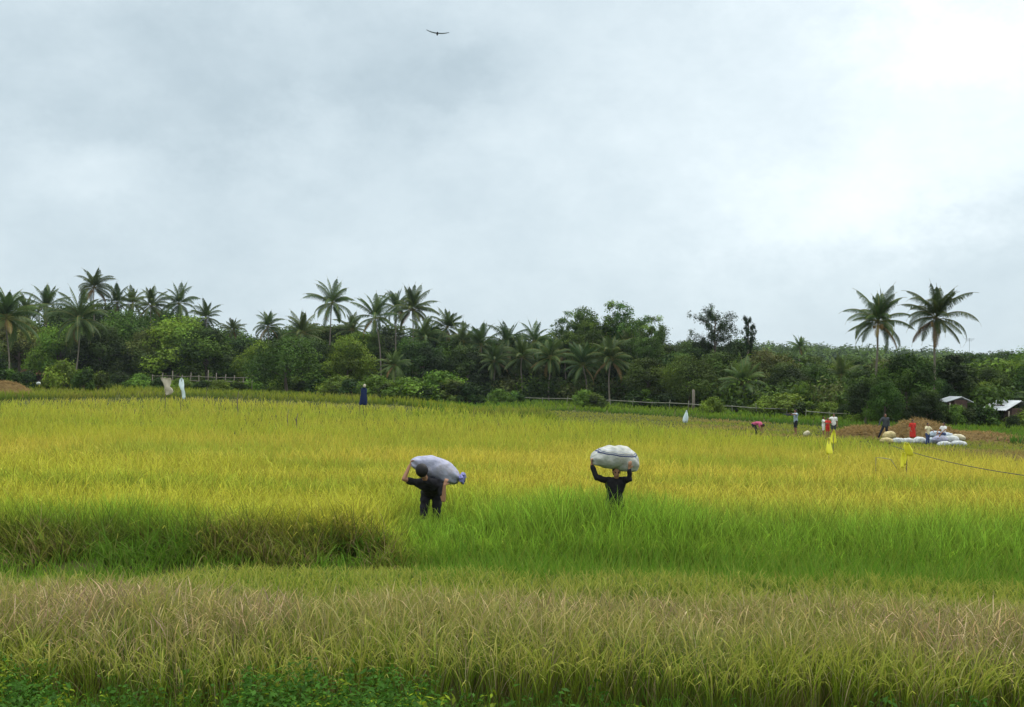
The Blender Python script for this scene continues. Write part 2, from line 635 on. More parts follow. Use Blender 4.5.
# ---- the nearer paddy with dry brown ears
def build_front_paddy():
    rg = np.random.default_rng(12)
    p = scatter(UL, UR, 9.3, 18.4, 9, 760, seed=2, margin=3)
    p = clump(p, .26, .045, rg)
    x, y = p[:, 0], p[:, 1]
    u = x / y
    edge = 10.25 + (fbm(x, y * 0, .9, 5) - .5) * 1.1
    keep = (y > edge) & (y < 17.2 + (fbm(x, y * 0, 1.2, 15) - .5) * 2.0 - 1.3 * smooth(-.15, -.40, u))
    p = p[keep]; x, y, u, edge = x[keep], y[keep], u[keep], edge[keep]
    n = len(p)
    fr = y - edge
    hgt = .90 + (fbm(x, y, 1.6, 2) - .5) * .30
    hgt *= 1 - .40 * smooth(11.5, 15.6, y) - .16 * smooth(15.6, 17.8, y)
    brown = smooth(.40, .62, fbm(x * .6, y, 1.5, 61) + .08 - .05 * smooth(-.1, -.3, u))
    zone_ = smooth(10.0, 11.4, y + (fbm(x, y * 0, 2.2, 81) - .5) * 2.2) * smooth(15.6, 13.4, y + (fbm(x, y * 0, 3.0, 83) - .5) * 2.6)
    brown = np.clip(brown * .45 + zone_ * .75, 0, 1)
    brown = brown * (.55 + .45 * smooth(.36, .56, fbm(x, y * .6, 1.1, 85)))
    brown = np.clip(.05 + .80 * brown * rg.uniform(.4, 1.3, n) + .35 * (vnoise(x, y, .5, 63) - .5), 0, 1)
    brown *= 1 - .75 * smooth(13.2, 15.2, y) * smooth(-.46, -.25, u)
    brown *= 1 - .45 * smooth(.9, .2, fr)
    gr = smooth(.5, .75, fbm(x, y, .8, 71))
    gleaf = (.120, .240, .022)
    yleaf = (.205, .290, .022)
    leafc = mixc(arr(yleaf, n), gleaf, np.clip(gr * .8 + .75 * smooth(13.8, 16, y) * (1 - brown), 0, 1)) * (1 + .12 * smooth(13.5, 15.5, y) * (1 - .5 * brown))[:, None]
    r = rg.uniform(0, 1, n)
    pan = r < .38
    P = np.stack([x, y, terr(x, y)], -1)
    ld = rg.uniform(0, 2 * math.pi, n)
    out = (fr < .8) & (rg.uniform(0, 1, n) < .7)
    ld = np.where(out, rg.normal(-math.pi / 2, .8, n), ld)
    lean0 = rg.uniform(0, .16, n) + np.where(out, rg.uniform(0, .35, n), 0)
    curl = rg.uniform(.05, .9, n) ** 1.3
    leafc = leafc * rg.choice([.6, .85, 1.0, 1.2, 1.5], n)[:, None]
    hh = hgt * rg.uniform(.70, 1.0, n)
    wdt = np.maximum(.008, .58 * y / FPX) * rg.uniform(.6, 1.4, n)
    basec = mixc(arr((.050, .065, .012), n), (.11, .07, .025), rg.uniform(0, 1, n) ** 2)
    drybl = (rg.uniform(0, 1, n) < .16 + .22 * brown)
    leafc[drybl] = mixc(arr((.34, .25, .11), drybl.sum()), (.55, .46, .30), rg.uniform(0, 1, drybl.sum()) ** 2)
    parts = []
    s1 = ~pan & ~((fr < .7) & (rg.uniform(0, 1, n) < .6))
    leafc = leafc * (.60 + .50 * vnoise(x, y, .30, 73))[:, None]
    tipc = np.where((rg.uniform(0, 1, s1.sum()) < .55 * brown[s1])[:, None], np.asarray((.34, .24, .14)), leafc[s1])
    parts.append(blades(P[s1], hh[s1], wdt[s1], ld[s1], lean0[s1], curl[s1],
                        [(0, jit(basec[s1], rg)), (.25, basec[s1] * 1.2), (.65, jit(leafc[s1], rg, .25)), (1, jit(tipc, rg, .25))], 5, seed=5))
    s2 = pan
    m = s2.sum()
    drc = np.stack([rg.choice([.34, .22, .42, .28, .85], m), np.zeros(m), np.zeros(m)], -1)
    drc[:, 1] = drc[:, 0] * rg.uniform(.62, .74, m)
    drc[:, 2] = drc[:, 0] * rg.uniform(.32, .50, m)
    grc = arr((.32, .34, .05), m)
    pc = drc * brown[s2][:, None] + grc * (1 - brown[s2][:, None])
    parts.append(blades(P[s2], hh[s2] * 1.18, wdt[s2] * 1.25, ld[s2], lean0[s2] * .6, curl[s2] + rg.uniform(.2, 1.7, m),
                        [(0, basec[s2]), (.62, leafc[s2]), (.75, jit(pc, rg, .2)), (1, jit(pc, rg, .25))], 7,
                        prof=lambda t: .35 if t < .62 else (1.0 if t < .95 else .25), seed=6, power=3.0))
    V, F, Cc = join(parts)
    o = mesh_np('rice_field', V, F, M['rice'], cols=Cc)
    tag(o, 'nearest rice paddy with dry pinkish brown ears across the foreground', 'rice field', kind='stuff')


build_front_paddy()


# ---- green grass in the ditch between the two paddies, and green grass and leafy weeds at the very front
def leaf_quads(P, Nn, size, cols, rg, aspect=.55):
    n = len(P)
    Nn = Nn / (np.linalg.norm(Nn, axis=1, keepdims=True) + 1e-9)
    a = rg.normal(size=(n, 3))
    T = np.cross(Nn, a)
    T /= (np.linalg.norm(T, axis=1, keepdims=True) + 1e-9)
    B = np.cross(Nn, T)
    s_ = np.asarray(size)[:, None]
    V = np.stack([P - T * s_, P + B * s_ * aspect + Nn * s_ * .12, P + T * s_, P - B * s_ * aspect + Nn * s_ * .12], 1).reshape(-1, 3)
    F = np.arange(n * 4).reshape(-1, 4)
    return V, F, np.repeat(cols, 4, 0)


def build_small_grass():
    rg = np.random.default_rng(13)
    p = scatter(UL, UR, 16.2, 19.3, 6, 260, seed=3, margin=3)
    x, y = p[:, 0], p[:, 1]
    u = x / y
    keep = rg.uniform(0, 1, len(p)) < np.where(u < -.12, .35 + .5 * fbm(x, y, 1.5, 7), 1.0)
    p = p[keep]; x, y = p[:, 0], p[:, 1]; u = x / y
    n = len(p)
    h = (.20 + .2 * fbm(x, y, 1.0, 4)) * rg.uniform(.6, 1.2, n) * (1 + 1.3 * smooth(-.15, 0, u))
    c = mixc(arr((.120, .250, .020), n), (.24, .30, .04), rg.uniform(0, 1, n) ** 2)
    P = np.stack([x, y, terr(x, y)], -1)
    V, F, Cc = blades(P, h, np.full(n, .016), rg.uniform(0, 6.28, n), rg.uniform(0, .4, n), rg.uniform(.2, 1.0, n),
                      [(0, c * .8), (1, jit(c, rg, .25))], 4, seed=7)
    tag(mesh_np('ditch_grass', V, F, M['rice'], cols=Cc), 'low green grass growing in the ditch between the two paddies', 'grass', kind='stuff')

    p = scatter(UL, -.115, 17.9, 20.2, 6, 330, seed=33, margin=.4)
    x, y = p[:, 0], p[:, 1]
    nz_ = fbm(x, y * 1.5, .9, 57, 3)
    keep = nz_ > .46 - .10 * smooth(18.4, 19.6, y)
    p = clump(p[keep], .33, .07, rg); x, y = p[:, 0], p[:, 1]
    n = len(p)
    k_ = fbm(x, y * .5, 1.3, 67)
    c = mixc(arr((.11, .23, .02), n), (.26, .25, .045), smooth(.48, .62, k_) * rg.uniform(.3, 1, n))
    dead = rg.uniform(0, 1, n) < .22
    c[dead] = mixc(arr((.34, .28, .12), dead.sum()), (.17, .12, .05), rg.uniform(0, 1, dead.sum()))
    c = c * rg.choice([.55, .85, 1.1, 1.4], n)[:, None]
    c = mixc(c, (.13, .24, .025), .6 * smooth(.07, .03, np.abs(x / y + .335)))
    h = rg.uniform(.35, .95, n) * (.55 + .6 * smooth(18.0, 19.6, y))
    P = np.stack([x, y, terr(x, y)], -1)
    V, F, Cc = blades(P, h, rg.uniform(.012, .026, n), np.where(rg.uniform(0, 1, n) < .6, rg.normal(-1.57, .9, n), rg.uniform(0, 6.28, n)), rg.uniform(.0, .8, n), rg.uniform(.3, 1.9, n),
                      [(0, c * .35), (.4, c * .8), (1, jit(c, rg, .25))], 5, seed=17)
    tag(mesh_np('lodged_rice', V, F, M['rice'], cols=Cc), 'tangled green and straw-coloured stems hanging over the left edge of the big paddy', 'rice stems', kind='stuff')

    p = scatter(UL, UR, 7.6, 10.4, 9, 420, seed=4, margin=2)
    x, y = p[:, 0], p[:, 1]
    keep = rg.uniform(0, 1, len(p)) < smooth(.35, .6, fbm(x, y, 1.2, 17) + .15 * smooth(9.9, 8.5, y) + .22)
    p = p[keep]; x, y = p[:, 0], p[:, 1]; u = x / y
    n = len(p)
    h = (.30 + .25 * fbm(x, y, 1.1, 6)) * rg.uniform(.6, 1.3, n)
    c = mixc(arr((.070, .170, .015), n), (.15, .24, .02), rg.uniform(0, 1, n) ** 1.5)
    P = np.stack([x, y, terr(x, y)], -1)
    V, F, Cc = blades(P, h, np.full(n, .012), rg.uniform(0, 6.28, n), rg.uniform(0, .45, n), rg.uniform(.2, 1.3, n),
                      [(0, c * .8), (1, jit(c, rg, .25))], 5, seed=8)
    tag(mesh_np('bank_grass', V, F, M['rice'], cols=Cc), 'bright green grass along the foot of the front paddy', 'grass', kind='stuff')

    # leafy weeds: stems with pairs of leaves
    parts = []
    spots = []
    for (a, b2, n_) in ((-40, 60, 150), (40, 260, 170), (235, 430, 330), (400, 620, 110), (620, 860, 60), (840, 1080, 130)):
        for _ in range(n_):
            px = rg.uniform(a, b2)
            Y = rg.uniform(8.7, 10.3)
            spots.append((px, Y, rg.uniform(.25, .72) * (1.1 if a in (235, -40) else .8)))
    for px, Y, hh in spots:
        g = gp(px, Y)
        nl = int(hh * 75)
        tt = rg.uniform(.15, 1, nl)
        ang = rg.uniform(0, 6.28, nl)
        rad = rg.uniform(.02, .16, nl) * (1.15 - tt * .6)
        lx, ly = rg.normal(0, .12, 2)
        P = np.stack([g.x + lx * tt + rad * np.cos(ang), g.y + ly * tt + rad * np.sin(ang), g.z + hh * tt], -1)
        Nn = np.stack([np.cos(ang) * .5, np.sin(ang) * .5, np.full(nl, .8)], -1) + rg.normal(0, .25, (nl, 3))
        yel = rg.uniform() < .12
        c = arr((.20, .26, .015) if yel else (.058, .145, .016), nl) * rg.uniform(.6, 1.35, (nl, 1))
        parts.append(leaf_quads(P, Nn, rg.uniform(.010, .040, nl) * rg.uniform(.6, 1.3), c, rg, .45))
        V, F, Cc = blades(np.array([[g.x, g.y, g.z]]), np.array([hh * .95]), np.array([.012]), np.array([math.atan2(ly, lx)]), np.array([.1]), np.array([.2]),
                          [(0, arr((.08, .12, .03), 1)), (1, arr((.08, .16, .03), 1))], 3)
        parts.append((V, F, Cc))
    V, F, Cc = join(parts)
    tag(mesh_np('leafy_weeds', V, F, M['rice'], cols=Cc), 'low leafy green weeds massed along the bottom of the view', 'weeds', kind='stuff')


build_small_grass()


# ---- fields behind the big paddy
def build_back_fields():
    rg = np.random.default_rng(14)
    # upper left field, on its terrace
    p = scatter(UL, -.03, 80, 176, 1.3, 40, seed=5, margin=6)
    x, y = p[:, 0], p[:, 1]; u = x / y
    lim = np.interp(u, [(q - 512) / FPX for q in (-100, 120, 250, 400, 480)], [172, 152, 139, 114, 100])
    keep = (y > E_END(u) + 2.2) & (y < lim)
    p = p[keep]; x, y, u = x[keep], y[keep], u[keep]
    n = len(p)
    h = .8 * rg.uniform(.7, 1.15, n)
    c = mixc(arr((.30, .33, .03), n), (.13, .21, .025), smooth(.4, .65, fbm(x * .3, y, 5, 3)) * .8)
    c = mixc(c, (.30, .25, .07), smooth(.55, .7, fbm(x * .4, y, 7, 13)) * .6)
    P = np.stack([x, y, terr(x, y)], -1)
    V, F, Cc = blades(P, h, 1.1 * y / FPX, rg.uniform(0, 6.28, n), rg.uniform(0, .3, n), rg.uniform(.2, 1, n),
                      [(0, arr((.05, .08, .015), n)), (.5, c * .7), (1, jit(c, rg, .15))], 3, seed=9)
    tag(mesh_np('rice_field', V, F, M['rice'], cols=Cc), 'raised yellow-olive rice terrace at the far left, before the trees', 'rice field', kind='stuff')
    # green young field, right
    p = scatter(-.09, UR, 60, 150, 1.3, 60, seed=6, margin=6)
    x, y = p[:, 0], p[:, 1]; u = x / y
    keep = (y > STRIP(u)) & (y < WOODS(u) - 1) & (u > -.09)
    p = p[keep]; x, y, u = x[keep], y[keep], u[keep]
    n = len(p)
    h = .55 * rg.uniform(.7, 1.15, n)
    c = mixc(arr((.195, .290, .025), n), (.085, .20, .02), smooth(.35, .65, fbm(x * .25, y, 6, 23)) * .6 + .4 * smooth(4, 0, y - STRIP(u)))
    P = np.stack([x, y, terr(x, y)], -1)
    V, F, Cc = blades(P, h, 1.1 * y / FPX, rg.uniform(0, 6.28, n), rg.uniform(0, .3, n), rg.uniform(.2, 1, n),
                      [(0, arr((.04, .08, .015), n)), (.5, c * .75), (1, jit(c, rg, .15))], 3, seed=10)
    tag(mesh_np('rice_field', V, F, M['rice'], cols=Cc), 'young bright green rice field before the trees on the right', 'rice field', kind='stuff')
    # straw stubble strip where the crop has been cut
    p = scatter(-.10, UR, 40, 108, 1.3, 60, seed=7, margin=6)
    x, y = p[:, 0], p[:, 1]; u = x / y
    keep = (y > E_END(u)) & (y < STRIP(u) + .6) & (u > -.12)
    p = p[keep]; x, y, u = x[keep], y[keep], u[keep]
    n = len(p)
    h = .16 * rg.uniform(.5, 1.5, n)
    c = mixc(arr((.34, .25, .085), n), (.27, .30, .04), np.maximum(smooth(.4, .65, fbm(x * .3, y, 4, 33)), .75 * smooth(.22, .12, u)))
    P = np.stack([x, y, terr(x, y)], -1)
    V, F, Cc = blades(P, h, 1.6 * y / FPX, rg.uniform(0, 6.28, n), rg.uniform(0, .6, n), rg.uniform(.2, 1, n),
                      [(0, c * .8), (1, jit(c, rg, .2))], 2, seed=11)
    tag(mesh_np('rice_stubble', V, F, M['rice'], cols=Cc), 'tawny strip of cut rice stubble where the people are threshing', 'stubble', kind='stuff')
    # rough grass along the foot of the woods and in the left clearing
    p = scatter(UL, UR, 90, 200, 1.0, 30, seed=8, margin=6)
    x, y = p[:, 0], p[:, 1]; u = x / y
    lim = np.interp(u, [(q - 512) / FPX for q in (-100, 120, 250, 400, 480, 560)], [172, 152, 139, 114, 112, 130])
    keep = (((y > lim) & (u < .04)) | (y > WOODS(u) - 2)) & (y < WOODS(u) + 12)
    p = p[keep]; x, y, u = x[keep], y[keep], u[keep]
    n = len(p)
    h = .45 * rg.uniform(.5, 1.5, n)
    c = mixc(arr((.07, .17, .02), n), (.13, .2, .03), fbm(x * .3, y, 4, 43))
    P = np.stack([x, y, terr(x, y)], -1)
    V, F, Cc = blades(P, h, 1.6 * y / FPX, rg.uniform(0, 6.28, n), rg.uniform(0, .6, n), rg.uniform(.2, 1, n),
                      [(0, c * .7), (1, jit(c, rg, .2))], 2, seed=12)
    tag(mesh_np('rough_grass', V, F, M['rice'], cols=Cc), 'rough green grass along the foot of the woods', 'grass', kind='stuff')


build_back_fields()

# ------------------------------------------------------------------ trees
def tube_np(pts, rads, n=6):
    bm = bmesh.new()
    add_tube(bm, pts, rads, n)
    return bm


def crown_mesh(name, lobes, nleaf, size, cols, seed, aspect=.55, hang=0.0, shell=.55):
    """leaf faces spread through a list of lobes (centre, radii); returns V,F,C"""
    rg = np.random.default_rng(seed)
    tot = sum((r[0] * r[1] * r[2]) ** (2 / 3) for c, r in lobes)
    out = []
    for c, r in lobes:
        n = max(20, int(nleaf * (r[0] * r[1] * r[2]) ** (2 / 3) / tot))
        d = rg.normal(size=(n, 3))
        d[:, 2] += .25
        d /= np.linalg.norm(d, axis=1, keepdims=True)
        rad = shell + (1.08 - shell) * rg.uniform(0, 1, n) ** .7
        # knobbly surface
        k = .16 * np.sin(d[:, 0] * 7 + c[0] * 3) + .16 * np.sin(d[:, 1] * 8 + c[1] * 2) + .12 * np.sin(d[:, 2] * 9 + c[2])
        rad = rad * (1 + k)
        P = np.asarray(c) + d * rad[:, None] * np.asarray(r)
        P += rg.normal(0, .09, (n, 3))
        Nn = d + rg.normal(0, .55, (n, 3)) + np.array([0, 0, .35])
        base = np.asarray(cols[rg.integers(0, len(cols))])
        tone = rg.choice([.55, .8, 1.0, 1.2, 1.5])
        cc = base * 1.15 * tone * rg.uniform(.65, 1.4, (n, 1)) * (1 + rg.uniform(-.08, .08, (n, 3)))
        out.append(leaf_quads(P, Nn, rg.uniform(.6, 1.25, n) * size, cc, rg, aspect))
    return join(out)


GREENS = {
    'mid': [(.050, .092, .015), (.064, .112, .016), (.040, .075, .014)],
    'dark': [(.026, .050, .012), (.033, .060, .013), (.021, .041, .012)],
    'light': [(.085, .145, .018), (.105, .170, .02), (.066, .118, .016)],
    'olive': [(.080, .100, .028), (.070, .085, .026), (.055, .080, .022)],
}


def make_broadleaf(kind, W, H, seed, nleaf=15000, trunk_f=.3, size=.17, tone='mid', nl=16, col_trunk='bark'):
    """a unit tree about W wide and H high; returned as (trunk mesh, crown mesh)"""
    rr = random.Random(seed)
    bm = bmesh.new()
    lean = Vector((rr.uniform(-.06, .06) * H, rr.uniform(-.06, .06) * H, 0))
    top = Vector((0, 0, H * (trunk_f + .25))) + lean
    tr = H * .022 + .05
    add_tube(bm, [(0, 0, -.3), (0, 0, .25), top * .5 + Vector((rr.uniform(-.1, .1), 0, 0)), top], [tr * 1.5, tr * 1.1, tr * .8, tr * .45], 8)
    lobes = []
    for k in range(nl):
        a = k * 2.4 + rr.uniform(-.4, .4)
        f = math.sqrt((k + .5) / nl)
        z = H * (trunk_f + (1 - trunk_f) * (.92 - .62 * f * f + rr.uniform(-.14, .08)))
        c = Vector((math.cos(a) * f * W * .36, math.sin(a) * f * W * .36, z * .93)) + lean
        r = W * rr.uniform(.13, .21)
        lobes.append((tuple(c), (r, r * rr.uniform(.85, 1.1), r * rr.uniform(.6, .95))))
        if k % 2 == 0:
            mid = top * rr.uniform(.55, .95)
            add_tube(bm, [mid, mid.lerp(c, .5) + Vector((0, 0, -.1)), c], [tr * .4, tr * .25, tr * .08], 5)
    # lower skirt lobes
    for k in range(nl // 3):
        a = rr.uniform(0, 6.28)
        r = W * rr.uniform(.12, .17)
        lobes.append(((math.cos(a) * W * .33, math.sin(a) * W * .33, H * (trunk_f * .7 + .12)), (r, r, r * .8)))
    V, F, Cc = crown_mesh(kind, lobes, nleaf, size, GREENS[tone], seed)
    t = thing(kind, None, 'tree', (0, 0, 0))
    obj_bm('trunk', bm, M['bark'], t, True)
    mesh_np('crown', V, F, M['leaf'], t, Cc)
    return t, H


def make_bamboo(seed):
    rr = random.Random(seed)
    rg = np.random.default_rng(seed)
    bm = bmesh.new()
    H = 15.0
    t = thing('bamboo_clump', None, 'bamboo', (0, 0, 0))
    lobes = []
    for k in range(26):
        a = rr.uniform(0, 6.28)
        h = H * rr.uniform(.55, 1.0)
        bend = rr.uniform(.6, 3.4)
        pts = []
        for i in range(8):
            f = i / 7
            rad = .6 + bend * f ** 2.4
            pts.append((math.cos(a) * rad, math.sin(a) * rad, h * f - (bend * .35) * f ** 5))
        add_tube(bm, pts, [.06 * (1 - .8 * i / 7) for i in range(8)], 5)
        for i in range(2, 8):
            for q in range(2):
                p = Vector(pts[i]) + Vector((rr.uniform(-.8, .8), rr.uniform(-.8, .8), rr.uniform(-.6, .3)))
                s_ = rr.uniform(.6, 1.25) * (1.15 - .35 * (i - 3) / 4)
                lobes.append((tuple(p), (s_, s_, s_ * .75)))
        lobes.append((pts[-1], (.5, .5, .45)))
    obj_bm('culms', bm, M['bamboo'], t, True)
    V, F, Cc = crown_mesh('foliage', lobes, 36000, .20, [(.06, .115, .026), (.08, .145, .03), (.045, .09, .02)], seed, aspect=.35, shell=.2)
    mesh_np('foliage', V, F, M['leaf'], t, Cc)
    return t, H


def make_wispy(seed, slim=False):
    """thin feathery dark tree whose sprays stand apart against the sky"""
    rr = random.Random(seed)
    bm = bmesh.new()
    H = 14.0
    t = thing('feathery_tree', None, 'tree', (0, 0, 0))
    lobes = []
    add_tube(bm, [(0, 0, -.3), (.1, 0, H * .4), (-.1, .1, H * .75), (0, 0, H * .95)], [.3, .22, .12, .03], 8)
    nb = 30 if slim else 46
    for k in range(nb):
        f = .42 + .56 * k / nb
        a = rr.uniform(0, 6.28)
        ln = (1.0 if slim else 3.6) * (1.15 - .5 * abs(f - .7) * 2) * rr.uniform(.5, 1.15)
        up = rr.uniform(.5, 1.2) * ln * .6 * (2.0 if slim else 1)
        s0 = Vector((0, 0, H * f * .93))
        e = s0 + Vector((math.cos(a) * ln, math.sin(a) * ln, up))
        add_tube(bm, [s0, s0.lerp(e, .5), e], [.05, .035, .015], 4)
        for q in range(3):
            p = s0.lerp(e, .55 + .23 * q)
            lobes.append((tuple(p), (.20, .20, .42) if slim else (.45, .45, .6)))
    if not slim:
        for k in range(12):
            a = rr.uniform(0, 6.28)
            lobes.append(((math.cos(a) * 1.8, math.sin(a) * 1.8, H * rr.uniform(.35, .78)), (1.2, 1.2, 1.1)))
    obj_bm('trunk', bm, M['bark'], t, True)
    V, F, Cc = crown_mesh('crown', lobes, 5500 if slim else 16000, .15, GREENS['dark'], seed, aspect=.3, shell=.1)
    mesh_np('crown', V, F, M['leaf'], t, Cc)
    return t, H


def frond(rg, az, elev, length, droop, nl=52, col=(.05, .10, .02), wilt=0.0):
    """one coconut frond: curved rachis with two rows of hanging leaflets. -> V,F,C (quads)"""
    ns = 12
    pts = [np.zeros(3)]
    th = elev
    hd = np.array([math.cos(az), math.sin(az), 0.0])
    for i in range(ns):
        th2 = elev - droop * ((i + .5) / ns) ** 1.5
        pts.append(pts[-1] + (hd * math.cos(th2) + np.array([0, 0, math.sin(th2)])) * length / ns)
    pts = np.array(pts)
    side = np.array([-math.sin(az), math.cos(az), 0.0])
    parts = []
    # rachis ribbon, two crossed strips
    wr = np.linspace(.045, .012, ns + 1) * 1.3
    for dvec in (side, np.array([0, 0, 1.0])):
        V = np.stack([pts + dvec * wr[:, None], pts - dvec * wr[:, None]], 1).reshape(-1, 3)
        k = np.arange(ns) * 2
        F = np.stack([k, k + 1, k + 3, k + 2], -1)
        parts.append((V, F, arr((.16, .17, .05), len(V))))
    tt = np.linspace(.14, .99, nl)
    seg = np.clip((tt * ns).astype(int), 0, ns - 1)
    fr = tt * ns - seg
    P = pts[seg] * (1 - fr[:, None]) + pts[seg + 1] * fr[:, None]
    T = pts[seg + 1] - pts[seg]
    T /= np.linalg.norm(T, axis=1, keepdims=True)
    for sg in (-1, 1):
        ll = length * .195 * np.sin(np.clip(tt * 1.02 + .10, 0, 1) * math.pi) ** .55 * rg.uniform(.8, 1.1, nl)
        hang = (.25 + .65 * rg.uniform(.5, 1.2, nl)) * (1 + wilt)
        d1 = side * sg * .85 + T * .55 + np.array([0, 0, -1.0]) * hang[:, None] * .35
        d1 /= np.linalg.norm(d1, axis=1, keepdims=True)
        d2 = side * sg * .45 + T * .35 + np.array([0, 0, -1.0]) * hang[:, None] * 1.1
        d2 /= np.linalg.norm(d2, axis=1, keepdims=True)
        a = P
        b_ = a + d1 * ll[:, None] * .5
        c = b_ + d2 * ll[:, None] * .5
        w0 = T * .033
        V = np.stack([a + w0, a - w0, b_ + w0, b_ - w0, c + w0 * .25, c - w0 * .25], 1).reshape(-1, 3)
        k = np.arange(nl)[:, None] * 6
        F = np.concatenate([np.concatenate([k, k + 1, k + 3, k + 2], 1), np.concatenate([k + 2, k + 3, k + 5, k + 4], 1)])
        cc = np.asarray(col) * rg.uniform(.75, 1.3, (nl, 1))
        parts.append((V, F, np.repeat(cc, 6, 0)))
    return join(parts)


def palm_crown_data(seed, n=26, length=5.0, pale=False):
    rg = np.random.default_rng(seed)
    n = n + (seed * 5) % 9 - 3
    parts = []
    for k in range(n):
        f = (k + .5) / n
        az = k * 2.39996 + rg.uniform(-.55, .55)
        elev = R(88 - 128 * f ** (1.15 + .08 * (seed % 4)) + rg.uniform(-13, 13))
        ln = length * rg.uniform(.78, 1.12) * (.82 + .2 * math.sin(f * math.pi))
        droop = R(rg.uniform(60, 145)) * (.40 + 1.0 * f if f < .8 else .75)
        old = f > .88 and rg.uniform() < .45
        col = (.15, .11, .045) if old else ((.040, .080, .022) if rg.uniform() < .6 else (.058, .100, .026))
        if pale:
            col = tuple(c * 1.7 for c in col)
        parts.append(frond(rg, az, elev, ln, droop, col=col, wilt=.4 if old else 0))
    return join(parts)


_pm = []
for sd, pale in ((1, False), (2, False), (3, False), (4, False), (5, True), (6, False), (7, False)):
    V, F, Cc = palm_crown_data(sd, pale=pale)
    o_ = mesh_np('crown', V, F, M['palm'], cols=Cc)
    _pm.append(o_.data)
    bpy.data.objects.remove(o_)


def coconut_palm(px, pyc, rpx, Y, proto, label, group, lean=0.0, nuts=False, trunk_r=.13):
    """crown centre at picture place (px,pyc) from depth Y, frond reach rpx there"""
    c = pt(px, pyc, Y)
    s_ = rpx * Y / FPX / 4.0
    g = Vector((c.x + lean, Y, float(terr(c.x + lean, Y))))
    t = thing('coconut_palm', label, 'palm tree', g, 0, group)
    h = c.z - g.z
    bm = bmesh.new()
    pts = []
    for i in range(9):
        f = i / 8
        pts.append((-lean * (f ** 1.6) + .12 * math.sin(f * 5 + px), 0, h * f))
    pts[-1] = (-lean, 0, h + .1)
    add_tube(bm, [(0, 0, -.3)] + pts, [trunk_r * 1.7, trunk_r * 1.2] + [trunk_r * (.9 - .3 * i / 8) for i in range(1, 9)], 8)
    obj_bm('trunk', bm, M['palm_bark'], t, True)
    cr = bpy.data.objects.new('crown', _pm[proto])
    COL.objects.link(cr)
    cr.parent = t
    cr.location = (-lean, 0, h)
    cr.scale = (s_, s_, s_)
    cr.rotation_euler = (R((px * 7) % 15 - 7), R((px * 11) % 17 - 8), px * 1.37)
    if nuts:
        rr = random.Random(int(px))
        for k in range(7):
            a = rr.uniform(0, 6.28)
            b2 = bmesh.new()
            bmesh.ops.create_uvsphere(b2, u_segments=10, v_segments=8, radius=.13)
            for v in b2.verts:
                v.co.z *= 1.25
                v.co *= 1 - .12 * (v.co.z > .1)
            n_ = obj_bm('coconut', b2, M['nut'], t, True)
            n_.location = (-lean + math.cos(a) * .32, math.sin(a) * .32, h - .25 - rr.uniform(0, .3))
    return t


M['nut'] = mat_plain('coconut_husk', (.35, .22, .08), .7, .2, 6)


def ordinal(k):
    return ['first', 'second', 'third', 'fourth', 'fifth', 'sixth', 'seventh', 'eighth', 'ninth', 'tenth', 'eleventh',
            'twelfth', 'thirteenth', 'fourteenth', 'fifteenth', 'sixteenth', 'seventeenth', 'eighteenth'][k]


